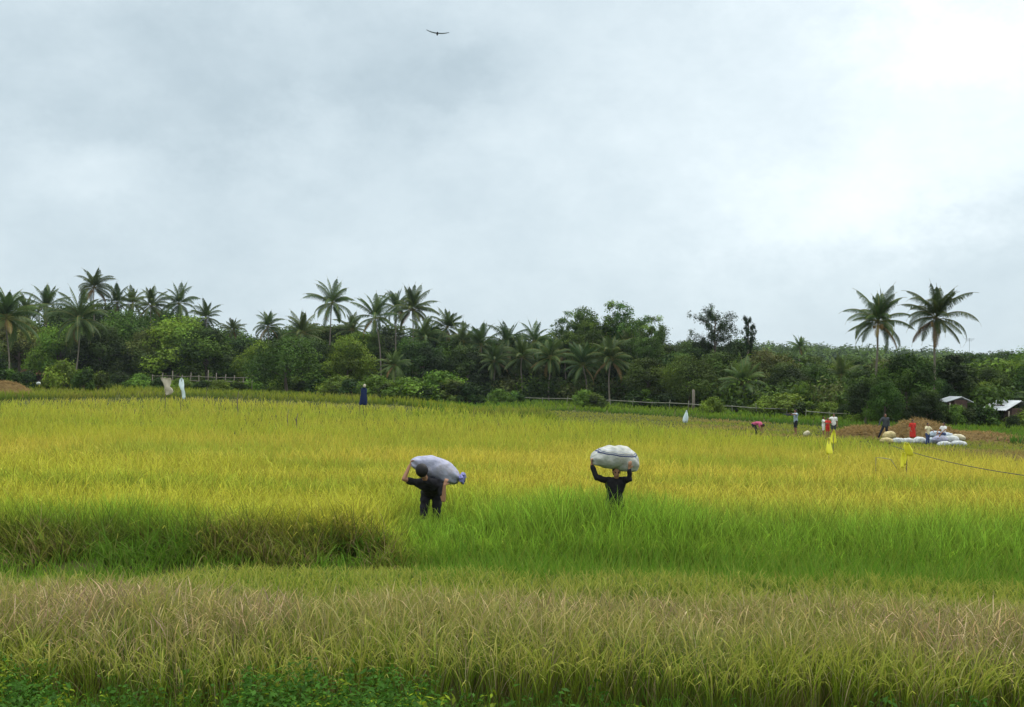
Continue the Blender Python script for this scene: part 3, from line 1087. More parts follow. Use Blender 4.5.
# coconut palms: px, crown centre py, frond reach px, depth, crown shape, label, lean
PG = 'coconut palms rising out of the wood edge'
palms = [
    (6, 318, 38, 138, 0, 'large coconut palm cut off by the left edge of the view', .6),
    (26, 312, 20, 185, 5, 'small coconut palm just behind the big palm at the left edge', 0),
    (46, 307, 24, 180, 1, 'bushy coconut palm, second clear crown from the left edge', 0),
    (94, 288, 22, 186, 2, 'tallest coconut palm of the left group, standing clear against the sky', .4),
    (80, 320, 34, 150, 3, 'low brownish coconut palm in front of the tallest left palm', -.3),
    (117, 303, 20, 188, 1, 'coconut palm just right of the tallest left palm', 0),
    (133, 304, 19, 192, 5, 'small coconut palm between two others, right of the tallest left palm', 0),
    (151, 306, 21, 186, 6, 'coconut palm above and left of the beige scarecrow', .4),
    (179, 304, 23, 188, 3, 'upright coconut palm above the white scarecrow at the left', 0),
    (206, 318, 20, 185, 5, 'coconut palm above the left end of the wooden rail fence', .3),
    (233, 330, 15, 190, 0, 'small coconut palm at the low dip of the left treeline', 0),
    (268, 327, 18, 194, 2, 'coconut palm alone in the low dip of the treeline, small crown', 0),
    (303, 334, 25, 172, 6, 'dark coconut palm just left of the tall slender palm', 0),
    (332, 304, 27, 166, 3, 'tall slender coconut palm with a long bare trunk, left of centre', -.5),
    (352, 330, 20, 176, 5, 'low coconut palm just right of the tall slender trunk', 0),
    (375, 318, 27, 160, 1, 'coconut palm with a leaning pale trunk, right of the tall slender palm', 1.3),
    (397, 308, 21, 172, 2, 'upright coconut palm, left one of a close pair', 0),
    (412, 310, 27, 166, 6, 'spreading coconut palm, right one of a close pair', .4),
    (394, 366, 19, 134, 4, 'small pale coconut palm with few drooping fronds behind the bushes', 0),
    (424, 338, 24, 160, 5, 'dark coconut palm below the close pair', 0),
    (447, 328, 23, 164, 0, 'dark coconut palm with a tall spike leaf, right of the close pair', .3),
    (462, 342, 22, 158, 3, 'low palm crown between the spike-leaf palm and the low row', 0),
    (481, 346, 25, 156, 1, 'leftmost coconut palm of the low row at centre', 0),
    (494, 362, 22, 148, 6, 'short coconut palm under the leftmost ones of the low row', 0),
    (507, 345, 26, 152, 2, 'coconut palm with brown hanging fronds in the low row', .4),
    (522, 358, 24, 146, 5, 'short coconut palm left of the clean pale trunk', 0),
    (534, 343, 24, 156, 3, 'coconut palm behind the one with the clean pale trunk', 0),
    (550, 358, 25, 144, 0, 'coconut palm with a clean pale trunk behind the pole fence', 0),
    (566, 352, 24, 150, 6, 'coconut palm between the clean pale trunk and the yellow-fronded palm', 0),
    (583, 366, 27, 140, 1, 'coconut palm with one yellow frond hanging out to the right', .6),
    (596, 350, 24, 150, 3, 'coconut palm rising just right behind the yellow-fronded palm', 0),
    (611, 360, 27, 138, 2, 'coconut palm in front of the bamboo with a straight thin trunk', -.2),
    (628, 350, 24, 146, 5, 'coconut palm half buried in the bamboo foliage', 0),
    (581, 338, 23, 156, 2, 'highest coconut palm directly left of the bamboo', 0),
    (744, 384, 29, 119, 4, 'squat coconut palm with low spreading fronds above the pole fence', 0),
    (800, 347, 13, 155, 4, 'lone small pale coconut palm against the hill ridge', 0),
    (842, 376, 22, 128, 3, 'low coconut palm half lost in the green wood, left of the tall pair', 0),
    (878, 322, 36, 93, 6, 'left one of the two tallest coconut palms at the right', -.3),
    (936, 319, 38, 93, 2, 'right one of the two tallest coconut palms at the right', -.2),
    (1010, 386, 24, 121, 1, 'low coconut palm behind the grey metal roof at the right edge', 0),
]
for i, (px, py, rp_, Y, pr, lab, lean) in enumerate(palms):
    front = Y == 93
    coconut_palm(px, py, rp_, Y, pr, lab, 'the two tall palms at the right' if front else PG, lean, nuts=front, trunk_r=.13)

# broadleaf prototypes (each is used as a tree itself the first time)
protos = {}
for nm, args in {
    'round': dict(W=9, H=9.5, seed=1, tone='mid'),
    'broad': dict(W=12, H=9, seed=2, tone='mid', nl=20),
    'dark': dict(W=9, H=10, seed=3, tone='dark'),
    'light': dict(W=9, H=8.5, seed=4, tone='light'),
    'olive': dict(W=10, H=9, seed=5, tone='olive'),
    'tall': dict(W=7, H=12, seed=6, tone='mid', trunk_f=.4),
    'tall_dark': dict(W=6.5, H=12, seed=7, tone='dark', trunk_f=.35),
}.items():
    protos[nm] = [make_broadleaf('broadleaf_tree', **args), False]
protos['bamboo'] = [make_bamboo(8), False]
protos['bamboo2'] = [make_bamboo(18), False]
protos['wispy'] = [make_wispy(9), False]
protos['slim'] = [make_wispy(10, True), False]


def place(kind, px, ytop, Y, rz, wide=1.0, label=None, group=None, cat=None):
    (src, H), used = protos[kind]
    o = src if not used else copy_tree(src)
    protos[kind][1] = True
    g = gp(px, Y)
    top = pt(px, ytop, Y)
    s_ = (top.z - g.z) / H
    o.location = (top.x, Y, float(terr(top.x, Y)) - .1)
    o.scale = (s_ * wide, s_ * wide, s_)
    o.rotation_euler = (0, 0, rz)
    tag(o, label, cat, group)
    return o


LOOK = {'round': 'round mid-green', 'broad': 'broad spreading', 'dark': 'dense dark green', 'light': 'bright light-green',
        'olive': 'dull olive-brown', 'tall': 'tall leafy', 'tall_dark': 'tall dark'}
# px, top py, depth, kind, width factor
front_trees = [
    (-20, 330, 150, 'round', 1.1), (22, 318, 168, 'olive', 1.0), (58, 325, 160, 'light', 1.0), (100, 322, 158, 'dark', 1.1),
    (128, 316, 165, 'broad', .9), (150, 330, 160, 'olive', 1.0), (178, 318, 160, 'light', 1.15), (210, 326, 158, 'round', 1.2),
    (240, 338, 162, 'dark', 1.2), (262, 342, 156, 'light', 1.0), (288, 340, 138, 'broad', 1.15), (318, 338, 160, 'dark', 1.1),
    (350, 338, 138, 'light', .9), (364, 326, 165, 'tall', 1.2), (425, 340, 150, 'dark', 1.1), (455, 338, 158, 'round', 1.0),
    (432, 320, 172, 'tall_dark', 1.2), (470, 345, 150, 'dark', 1.1), (518, 350, 152, 'dark', 1.2), (560, 345, 158, 'tall_dark', 1.4),
    (650, 356, 128, 'round', 1.1), (672, 352, 140, 'dark', 1.2), (690, 358, 124, 'broad', .95), (722, 350, 128, 'round', 1.1),
    (762, 352, 128, 'olive', 1.2), (790, 362, 122, 'dark', 1.1), (818, 364, 124, 'round', 1.0), (838, 362, 132, 'light', 1.0),
    (862, 368, 118, 'round', 1.1), (906, 352, 90, 'round', 1.05), (884, 378, 80, 'round', .8), (926, 388, 86, 'dark', 1.1), (866, 376, 90, 'dark', 1.1), (943, 378, 95, 'dark', .9),
    (957, 348, 98, 'tall_dark', 1.5), (990, 366, 112, 'round', 1.0), (1014, 362, 122, 'light', 1.0), (1045, 358, 115, 'round', 1.2),
    (978, 380, 104, 'light', .9), (800, 382, 113, 'light', .8),
]
back_trees = [
    (10, 304, 205, 'tall', 1.7), (62, 304, 200, 'round', 1.2), (108, 302, 205, 'dark', 1.1), (160, 308, 200, 'round', 1.2), (195, 316, 200, 'dark', 1.2),
    (225, 330, 200, 'light', 1.2), (252, 336, 205, 'round', 1.2), (285, 328, 200, 'dark', 1.2), (312, 322, 195, 'round', 1.2), (345, 318, 190, 'tall', 1.5),
    (385, 324, 190, 'dark', 1.2), (428, 326, 186, 'round', 1.2), (470, 334, 184, 'dark', 1.3), (505, 338, 182, 'round', 1.3), (540, 336, 180, 'dark', 1.3),
    (665, 342, 165, 'round', 1.2), (692, 340, 170, 'dark', 1.0), (700, 336, 150, 'tall_dark', 1.3), (735, 338, 155, 'dark', 1.2), (765, 348, 160, 'tall_dark', 1.4),
    (785, 352, 165, 'dark', 1.2), (812, 354, 170, 'round', 1.1), (848, 356, 168, 'dark', 1.3), (876, 360, 160, 'olive', 1.2), (975, 352, 170, 'round', 1.2),
    (1008, 350, 175, 'dark', 1.2), (1040, 350, 165, 'light', 1.2), (905, 358, 150, 'dark', 1.3), (940, 356, 155, 'round', 1.2),
]
segs = [(-60, 120, 'at the left end'), (120, 235, 'behind the rail fence'),
        (235, 345, 'left of the tall slender palm'), (345, 480, 'near the close palm pair'),
        (480, 640, 'behind the low palms'), (640, 780, 'right of the bamboo'),
        (780, 870, 'left of the tallest palms'), (870, 1100, 'around the huts')]
SPECIAL = {(906, 352): 'big round green tree between and below the two tallest palms', (957, 348): 'near-black dense tree right of the tallest pair, above the brown hut',
           (884, 378): 'small leafy green tree in front of the left tall palm, near the standing figure'}
for grp, lst, row in (('broadleaf trees along the front of the wood', front_trees, 'in front row'), ('broadleaf trees at the back of the wood', back_trees, 'in back row')):
    cnt = {}
    for i, (px, py, Y, kd, wf) in enumerate(sorted(lst)):
        seg = [s_ for a, b2, s_ in segs if a <= px < b2][0]
        key = (seg, kd)
        cnt[key] = cnt.get(key, 0) + 1
    seen = {}
    for i, (px, py, Y, kd, wf) in enumerate(sorted(lst)):
        seg = [s_ for a, b2, s_ in segs if a <= px < b2][0]
        key = (seg, kd)
        k = seen.get(key, 0)
        seen[key] = k + 1
        if (px, py) in SPECIAL:
            lab = SPECIAL[(px, py)]
        elif cnt[key] == 1:
            lab = '%s tree %s, %s' % (LOOK[kd], row, seg)
        else:
            lab = '%s %s tree from left %s, %s' % (ordinal(k), LOOK[kd], row, seg)
        place(kd, px, py, Y, px * 2.1, wf, lab, grp, 'tree')

BG = 'bamboo clumps right of centre'
for i, (px, py, Y, kd, wf, lab) in enumerate([
        (570, 310, 158, 'bamboo', .9, 'bamboo clump with one knob of leaves above, leftmost of the bamboos'),
        (602, 300, 150, 'bamboo2', 1.0, 'tallest bamboo clump, its tips highest over the low palms'),
        (588, 322, 146, 'bamboo', 1.0, 'lower bamboo clump in front, between the leftmost and the tallest'),
        (640, 326, 140, 'bamboo2', 1.0, 'lower bamboo clump in front, behind the half-buried palm'),
        (628, 303, 150, 'bamboo', 1.0, 'bamboo clump with arching thin tips, right of the tallest'),
        (650, 314, 146, 'bamboo2', .9, 'rightmost bamboo clump, sloping down to the dark trees')]):
    place(kd, px, py, Y, i * 1.9 + .4, wf, lab, BG, 'bamboo')
place('wispy', 716, 308, 150, .5, 1.0, 'dark tree with loose feathery sprays against the sky, right of the bamboo', None, 'tree')
place('slim', 749, 313, 152, 1.5, .95, 'slim feathery tree standing against the sky beside the wider feathery one', None, 'tree')

# shrubs along the field edge
shr = {}
for nm, W, H, sd, tone, sz in (('a', 3.0, 2.4, 31, 'mid', .12), ('b', 3.6, 2.2, 32, 'light', .11), ('c', 3.0, 2.6, 33, 'dark', .12)):
    shr[nm] = [make_broadleaf('shrub', W, H, sd, 3500, .05, sz, tone, 11), False]
protos.update(shr)
SH = {'a': 'leafy green', 'b': 'bright green', 'c': 'dark green'}
shrubs = [  # px, top, base-depth, kind, width
    (8, 368, 120, 'a', 1), (26, 370, 122, 'c', 1), (62, 361, 122, 'b', .8), (83, 366, 120, 'a', .7), (98, 370, 125, 'a', .8), (118, 371, 150, 'c', 1.2),
    (140, 374, 143, 'b', 1.3), (160, 376, 142, 'a', 1.3), (180, 378, 141, 'b', 1.4), (201, 379, 139, 'a', 1.4), (222, 380, 138, 'b', 1.4), (240, 380, 136, 'a', 1.4),
    (258, 376, 150, 'b', 1.5), (272, 379, 148, 'a', 1.4), (287, 376, 144, 'b', 1.5), (305, 380, 140, 'c', 1.4), (322, 377, 136, 'a', 1.5), (338, 376, 132, 'b', 1.5),
    (352, 378, 128, 'c', 1.3), (378, 376, 122, 'b', 1.3), (392, 382, 118, 'a', 1.3), (410, 378, 113, 'b', 1.5), (426, 384, 112, 'a', 1.3),
    (444, 372, 128, 'b', 1.2), (458, 378, 122, 'a', 1.4), (470, 382, 120, 'c', 1.1), (500, 389, 128, 'b', 1.3), (516, 390, 130, 'a', 1.2),
    (585, 390, 116, 'b', 1.1), (598, 392, 115, 'a', 1.1), (712, 397, 105, 'b', .9), (736, 399, 113, 'a', 1.2), (768, 396, 106, 'b', 1.3), (785, 394, 105, 'b', 1.6),
    (806, 400, 103, 'a', 1.4), (826, 402, 102, 'b', 1.3), (850, 404, 100, 'a', 1.5), (870, 402, 92, 'b', 1.4), (896, 404, 88, 'c', 1.4), (918, 408, 88, 'a', 1.3), (941, 406, 86.5, 'a', .9), (955, 405, 86.5, 'b', .8),
    (968, 407, 86, 'c', .9), (980, 404, 87, 'a', 1.3), (1012, 414, 84, 'c', .9), (1034, 406, 86, 'b', 1.4),
    (640, 388, 126, 'a', 1.5), (665, 392, 122, 'c', 1.4),
]
sseg = [(-40, 130, 'at the left clearing'), (130, 270, 'below the rail fence'),
        (270, 372, 'in the hedge left of the blue scarecrow'), (372, 480, 'right of the blue scarecrow'),
        (480, 640, 'by the left pole fence end'), (640, 760, 'by the right pole fence end'),
        (760, 860, 'behind the standing man'), (860, 1100, 'below the tallest palms')]
cnt = {}
for q in shrubs:
    k = ([s_ for a, b2, s_ in sseg if a <= q[0] < b2][0], q[3])
    cnt[k] = cnt.get(k, 0) + 1
seen = {}
for q in sorted(shrubs):
    px, py, Y, kd, wf = q
    seg = [s_ for a, b2, s_ in sseg if a <= px < b2][0]
    k = seen.get((seg, kd), 0)
    seen[(seg, kd)] = k + 1
    lab = ('%s shrub %s' % (SH[kd], seg)) if cnt[(seg, kd)] == 1 else '%s %s shrub from left %s' % (ordinal(k), SH[kd], seg)
    place(kd, px, py, Y, px * 1.7, wf, lab, 'shrubs along the edge of the fields', 'shrub')


# far-off wood behind the countable trees, and the wooded hill
def build_far_wood():
    rg = np.random.default_rng(77)
    parts = []
    # undergrowth and back rows, one mass
    for (y0, y1, hlo, hhi, n, sz) in ((0, 14, 1.5, 4.0, 420, .24), (26, 70, 4.5, 7.0, 420, .36)):
        for k in range(n):
            u = rg.uniform(-.56, .56)
            Y = float(WOODS(u)) + rg.uniform(y0, y1)
            x = u * Y
            h = rg.uniform(hlo, hhi)
            r = h * rg.uniform(.35, .5)
            m = 220 if y0 == 0 else 420
            d = rg.normal(size=(m, 3)); d /= np.linalg.norm(d, axis=1, keepdims=True)
            P = np.array([x, Y, float(terr(x, Y)) + h * .5]) + d * np.array([r * 1.3, r * 1.3, h * .5]) * rg.uniform(.6, 1.1, (m, 1))
            c = np.asarray(GREENS[['mid', 'dark', 'olive', 'mid', 'light'][rg.integers(0, 5)]][0]) * rg.uniform(.6, 1.4, (m, 1)) * rg.uniform(.7, 1.2)
            parts.append(leaf_quads(P, d + rg.normal(0, .5, (m, 3)), rg.uniform(.6, 1.3, m) * sz, c, rg))
    V, F, Cc = join(parts)
    tag(mesh_np('undergrowth', V, F, M['leaf0'], cols=Cc), 'tangled undergrowth and saplings filling the wood behind the trees', 'undergrowth', kind='stuff')
    parts = []
    for k in range(2600):
        Y = rg.uniform(270, 900)
        u = rg.uniform(-.1, .58) if k % 5 else rg.uniform(-.58, .0)
        x = u * Y
        s_ = rg.uniform(3.5, 7.5)
        m = 260
        d = rg.normal(size=(m, 3)); d[:, 2] = np.abs(d[:, 2]) * .9; d /= np.linalg.norm(d, axis=1, keepdims=True)
        P = np.array([x, Y, float(terr(x, Y))+ s_ * .2]) + d * np.array([s_, s_, s_ * rg.uniform(.9, 1.5)]) * rg.uniform(.75, 1.05, (m, 1))
        c = np.asarray(GREENS[['mid', 'dark', 'mid', 'light'][rg.integers(0, 4)]][0]) * rg.uniform(.7, 1.3, (m, 1)) * rg.uniform(.7, 1.3)
        parts.append(leaf_quads(P, d + rg.normal(0, .4, (m, 3)), rg.uniform(.6, 1.3, m) * .75, c, rg))
    V, F, Cc = join(parts)
    tag(mesh_np('far_wood', V, F, M['leaf0'], cols=Cc), 'far-off wooded hill closing the view on the right', 'wood', kind='stuff')


M['leaf0'] = mat_leaf('far_leaves', .2, 0, .01, (1.0, .95, .8))
build_far_wood()


# ------------------------------------------------------------------ people
def caps_mesh(name, caps, voxel, mat, parent=None, sm=3, folds=0.0):
    """one continuous surface out of tapered limbs and rounded masses"""
    bm = bmesh.new()
    for c in caps:
        if c[0] == 'e':
            _, cen, rad, rot = c
            mt = Matrix.Translation(cen) @ (rot.to_4x4() if rot else Matrix.Identity(4)) @ Matrix.Diagonal((*rad, 1))
            bmesh.ops.create_uvsphere(bm, u_segments=18, v_segments=12, radius=1.0, matrix=mt)
        else:
            p0, p1, r0, r1 = Vector(c[0]), Vector(c[1]), c[2], c[3]
            d = (p1 - p0)
            ln = max(d.length, 1e-4)
            d /= ln
            pts, rs = [], []
            for k in range(4):
                a = math.pi / 2 * (1 - k / 3.0)
                pts.append(p0 - d * r0 * math.sin(a)); rs.append(max(r0 * math.cos(a), r0 * .12))
            for k in range(4):
                a = math.pi / 2 * (k / 3.0)
                pts.append(p1 + d * r1 * math.sin(a)); rs.append(max(r1 * math.cos(a), r1 * .12))
            add_tube(bm, pts, rs, 12)
    o = obj_bm(name, bm, mat, None)
    m = o.modifiers.new('r', 'REMESH')
    m.mode = 'VOXEL'
    m.voxel_size = voxel
    m.use_smooth_shade = True
    m2 = o.modifiers.new('s', 'SMOOTH')
    m2.iterations = sm
    m2.factor = .5
    bpy.context.view_layer.update()
    dg = bpy.context.evaluated_depsgraph_get()
    me = bpy.data.meshes.new_from_object(o.evaluated_get(dg))
    o.modifiers.clear()
    o.data = me
    me.name = name
    if folds:
        n_ = len(me.vertices)
        co = np.empty(n_ * 3); no = np.empty(n_ * 3)
        me.vertices.foreach_get('co', co)
        me.vertices.foreach_get('normal', no)
        co = co.reshape(-1, 3); no = no.reshape(-1, 3)
        f_ = (np.sin(co[:, 2] * 46 + co[:, 0] * 31 + 2 * np.sin(co[:, 0] * 19)) + .8 * np.sin(co[:, 2] * 23 - co[:, 0] * 38 + co[:, 1] * 21) + .6 * np.sin(co[:, 1] * 52 + co[:, 2] * 17))
        me.vertices.foreach_set('co', (co + no * (f_ * folds)[:, None]).ravel().astype(np.float32))
        me.update()
    for p in me.polygons:
        p.use_smooth = True
    o.parent = parent
    return o


def V3(*a):
    return Vector(a)


def stand(h=1.62, lean=0.0):
    """joints of a standing figure facing -Y"""
    k = h / 1.70
    J = dict(pelvis=V3(0, 0, .93), belly=V3(0, -.01, 1.08), chest=V3(0, 0, 1.28), neck=V3(0, 0, 1.44), head=V3(0, -.02, 1.585),
             shL=V3(-.18, 0, 1.39), elL=V3(-.23, .02, 1.12), wrL=V3(-.24, -.05, .88),
             shR=V3(.18, 0, 1.39), elR=V3(.23, .02, 1.12), wrR=V3(.24, -.05, .88),
             hiL=V3(-.09, 0, .90), knL=V3(-.10, -.02, .48), anL=V3(-.10, .02, .08),
             hiR=V3(.09, 0, .90), knR=V3(.10, -.02, .48), anR=V3(.10, .02, .08))
    for n_ in J:
        J[n_] = J[n_] * k
    J['k'] = k
    J['face'] = V3(0, -1, 0)
    return J


def hand_caps(wr, d, palm_n, side, k=1.0, curl=.5):
    """palm with four unequal bent fingers and a thumb leaving its side"""
    d = d.normalized()
    n_ = (palm_n - d * palm_n.dot(d)).normalized()
    s_ = d.cross(n_).normalized() * side
    out = []
    c = wr + d * .045 * k
    for q in (-.026, -.009, .009, .026):
        out.append((wr + s_ * q * .6 * k, wr + d * .085 * k + s_ * q * k, .013 * k, .012 * k))
    for q, ln in ((-.030, .058), (-.010, .072), (.011, .078), (.031, .068)):
        a = wr + d * .085 * k + s_ * q * k
        b_ = a + (d * math.cos(curl * .6) + n_ * math.sin(curl * .6)) * ln * .5 * k
        e = b_ + (d * math.cos(curl * 1.5) + n_ * math.sin(curl * 1.5)) * ln * .5 * k
        out += [(a, b_, .0095 * k, .009 * k), (b_, e, .009 * k, .0075 * k)]
    a = wr + d * .02 * k + s_ * .028 * k
    b_ = a + (d * .6 + s_ * .8 + n_ * .2).normalized() * .036 * k
    e = b_ + (d * .9 + s_ * .2 + n_ * .5).normalized() * .032 * k
    out += [(a, b_, .013 * k, .011 * k), (b_, e, .011 * k, .009 * k)]
    return out


def head_caps(J):
    k = J['k']
    h = J['head']
    f = J['face'].normalized()
    up = (h - J['neck']).normalized()
    up = (up - f * up.dot(f)).normalized()
    s_ = f.cross(up).normalized()
    rot = Matrix((s_, f, up)).transposed()

    def e(off, rad):
        return ('e', h + (s_ * off[0] + f * off[1] + up * off[2]) * k, [r * k for r in rad], rot)
    return [e((0, -.012, .025), (.076, .093, .092)), e((0, .028, -.045), (.056, .060, .068)), e((0, .050, -.095), (.030, .030, .026)),
            e((0, .088, -.018), (.012, .020, .026)), e((0, .090, -.034), (.018, .015, .011)),
            e((-.077, -.008, -.005), (.010, .018, .030)), e((.077, -.008, -.005), (.010, .018, .030)),
            e((0, .078, .022), (.052, .016, .011)), e((0, .080, -.068), (.024, .014, .012))], (h, s_, f, up, k)


def person(label, J, loc, rz, clothes, skin='skin', voxel=.016, group=None, fine=False, hands=None, hair_long=False, bald=False, hk=1.0):
    t = thing('person', label, 'person', loc, rz, group)
    k = J['k']
    hc, (h, s_, f, up, _) = head_caps(J)
    caps = list(hc)
    caps += [(J['neck'] - V3(0, 0, .04) * k, h - up * .05 * k, .055 * k, .05 * k)]
    tor = []
    for sg in ('L', 'R'):
        caps += [(J['sh' + sg], J['el' + sg], .052 * k, .043 * k), (J['el' + sg], J['wr' + sg], .043 * k, .029 * k),
                 (J['hi' + sg], J['kn' + sg], .080 * k, .052 * k), (J['kn' + sg], J['an' + sg], .050 * k, .034 * k),
                 (J['an' + sg] - V3(0, -.03, .03) * k, J['an' + sg] + V3(0, -.15, -.045) * k, .036 * k, .030 * k)]
        mid = J['chest'].lerp(J['sh' + sg], .5)
        tor += [(J['pelvis'].lerp(J['hi' + sg], .5), J['belly'].lerp(mid, .3), .105 * k, .10 * k),
                (J['belly'].lerp(mid, .3), mid, .10 * k, .105 * k), (mid, J['sh' + sg], .085 * k, .055 * k),
                (J['neck'] - V3(0, 0, .03) * k, J['sh' + sg], .055 * k, .052 * k)]
        if hands and sg in hands:
            dd, pn, sd, cu = hands[sg]
            caps += hand_caps(J['wr' + sg], dd, pn, sd, k, cu)
        else:
            dd = (J['wr' + sg] - J['el' + sg]).normalized()
            caps += hand_caps(J['wr' + sg], dd, V3(0, -1, 0.2) if abs(dd.y) < .9 else V3(0, 0, 1), 1 if sg == 'L' else -1, k, .5)
    caps += tor
    obj = caps_mesh('body', caps, voxel, M[skin], t, 2)
    for cl in clothes:
        kind, mat = cl[0], cl[1]
        cc = []
        g = .024 * k
        if kind in ('shirt', 'longshirt', 'dress'):
            for a, b_, r0, r1 in tor:
                cc.append((a, b_, r0 + g, r1 + g))
            sl = 1.0 if kind == 'longshirt' else .62
            for sg in ('L', 'R'):
                e_ = J['sh' + sg].lerp(J['el' + sg], sl)
                cc.append((J['sh' + sg], e_, .060 * k + g * .4, .050 * k + g * .6))
                if kind == 'longshirt':
                    w_ = J['el' + sg].lerp(J['wr' + sg], .88)
                    cc.append((J['el' + sg], w_, .046 * k + g * .5, .034 * k + g * .5))
            if kind == 'dress':
                for sg in ('L', 'R'):
                    cc.append((J['hi' + sg], J['hi' + sg].lerp(J['kn' + sg], .9), .12 * k, .135 * k))
        if kind in ('pants', 'shorts'):
            fr = cl[2] if len(cl) > 2 else (1.0 if kind == 'pants' else .75)
            for sg in ('L', 'R'):
                cc.append((J['pelvis'], J['hi' + sg], .115 * k, .105 * k))
                cc.append((J['hi' + sg], J['hi' + sg].lerp(J['kn' + sg], min(fr, 1)), .105 * k, .075 * k))
                if kind == 'pants':
                    cc.append((J['kn' + sg], J['kn' + sg].lerp(J['an' + sg], .85), .072 * k, .055 * k))
        caps_mesh({'longshirt': 'shirt', 'pants': 'trousers'}.get(kind, kind), cc, voxel, M[mat], t, 2, folds=.0042 * k)
    if not bald:
        rot = Matrix((s_, f, up)).transposed()
        hcps = [('e', h + (f * -.026 + up * .040) * k, (.086 * k * hk, .096 * k * hk, .092 * k * hk), rot), ('e', h + (f * -.05 - up * .02) * k, (.075 * k * hk, .06 * k * hk, .075 * k * hk), rot)]
        if hair_long:
            hcps.append((h - f * .06 * k, h - f * .09 * k - up * .22 * k, .06 * k, .04 * k))
        caps_mesh('hair', hcps, voxel, M['hair'], t, 1)
    if fine:
        for sx in (-1, 1):
            b2 = bmesh.new()
            bmesh.ops.create_uvsphere(b2, u_segments=8, v_segments=6, radius=.011 * k)
            ey = obj_bm('eye', b2, M['eye'], t, True)
            ey.location = h + (s_ * .031 * sx + f * .086 + up * .002) * k
        b2 = bmesh.new()
        bmesh.ops.create_uvsphere(b2, u_segments=10, v_segments=6, radius=1, matrix=Matrix.Diagonal((.022 * k, .008 * k, .006 * k, 1)))
        mo = obj_bm('mouth', b2, M['face'], t, True)
        mo.location = h + (f * .092 - up * .066) * k
    return t


# ------------------------------------------------------------------ filled sacks
def sack_geo(L_, W_, H_, seed=0, bend=0.0, sharp=2.6, wr=.022, sag=0.0, nu=64, nv=44):
    """pillow-like stuffed sack along X with creases gathering at the ends"""
    u = np.linspace(0, 1, nu)
    v = np.linspace(0, 2 * math.pi, nv, endpoint=False)
    rg = np.random.default_rng(seed)
    ph = rg.uniform(0, 6.28, 6)
    verts = []
    for i, uu in enumerate(u):
        x = (uu - .5) * 2
        r = max(1 - abs(x) ** sharp, 0.0) ** (1 / 2.3)
        r = max(r, .05)
        for vv in v:
            cs, sn = math.cos(vv), math.sin(vv)
            y = math.copysign(abs(cs) ** .85, cs)
            z = math.copysign(abs(sn) ** .85, sn)
            gather = (abs(x) ** 3) * (.16 * math.sin(vv * 7 + ph[0]) + .22 * abs(math.cos(vv)) ** 3) - .05 * max(0, math.sin(x * 5 + vv * 2 + ph[5])) ** 6
            cre = wr * (math.sin(x * 9 + vv * 2 + ph[1]) + .7 * math.sin(x * 17 - vv * 3 + ph[2]) + .5 * math.sin(vv * 5 + x * 4 + ph[3]))
            rr = r * (1 + gather) + cre * 1.6
            verts.append((x * L_ / 2 * (1 + .02 * math.sin(vv * 3 + ph[4])), y * W_ / 2 * rr,
                          z * H_ / 2 * rr - bend * (x * x) - (sag * (1 - x * x) if z < 0 else 0)))
    V = np.array(verts)
    idx = np.arange(nu * nv).reshape(nu, nv)
    F = np.stack([idx[:-1], np.roll(idx, -1, 1)[:-1], np.roll(idx, -1, 1)[1:], idx[1:]], -1).reshape(-1, 4)
    return V, F[:, ::-1]


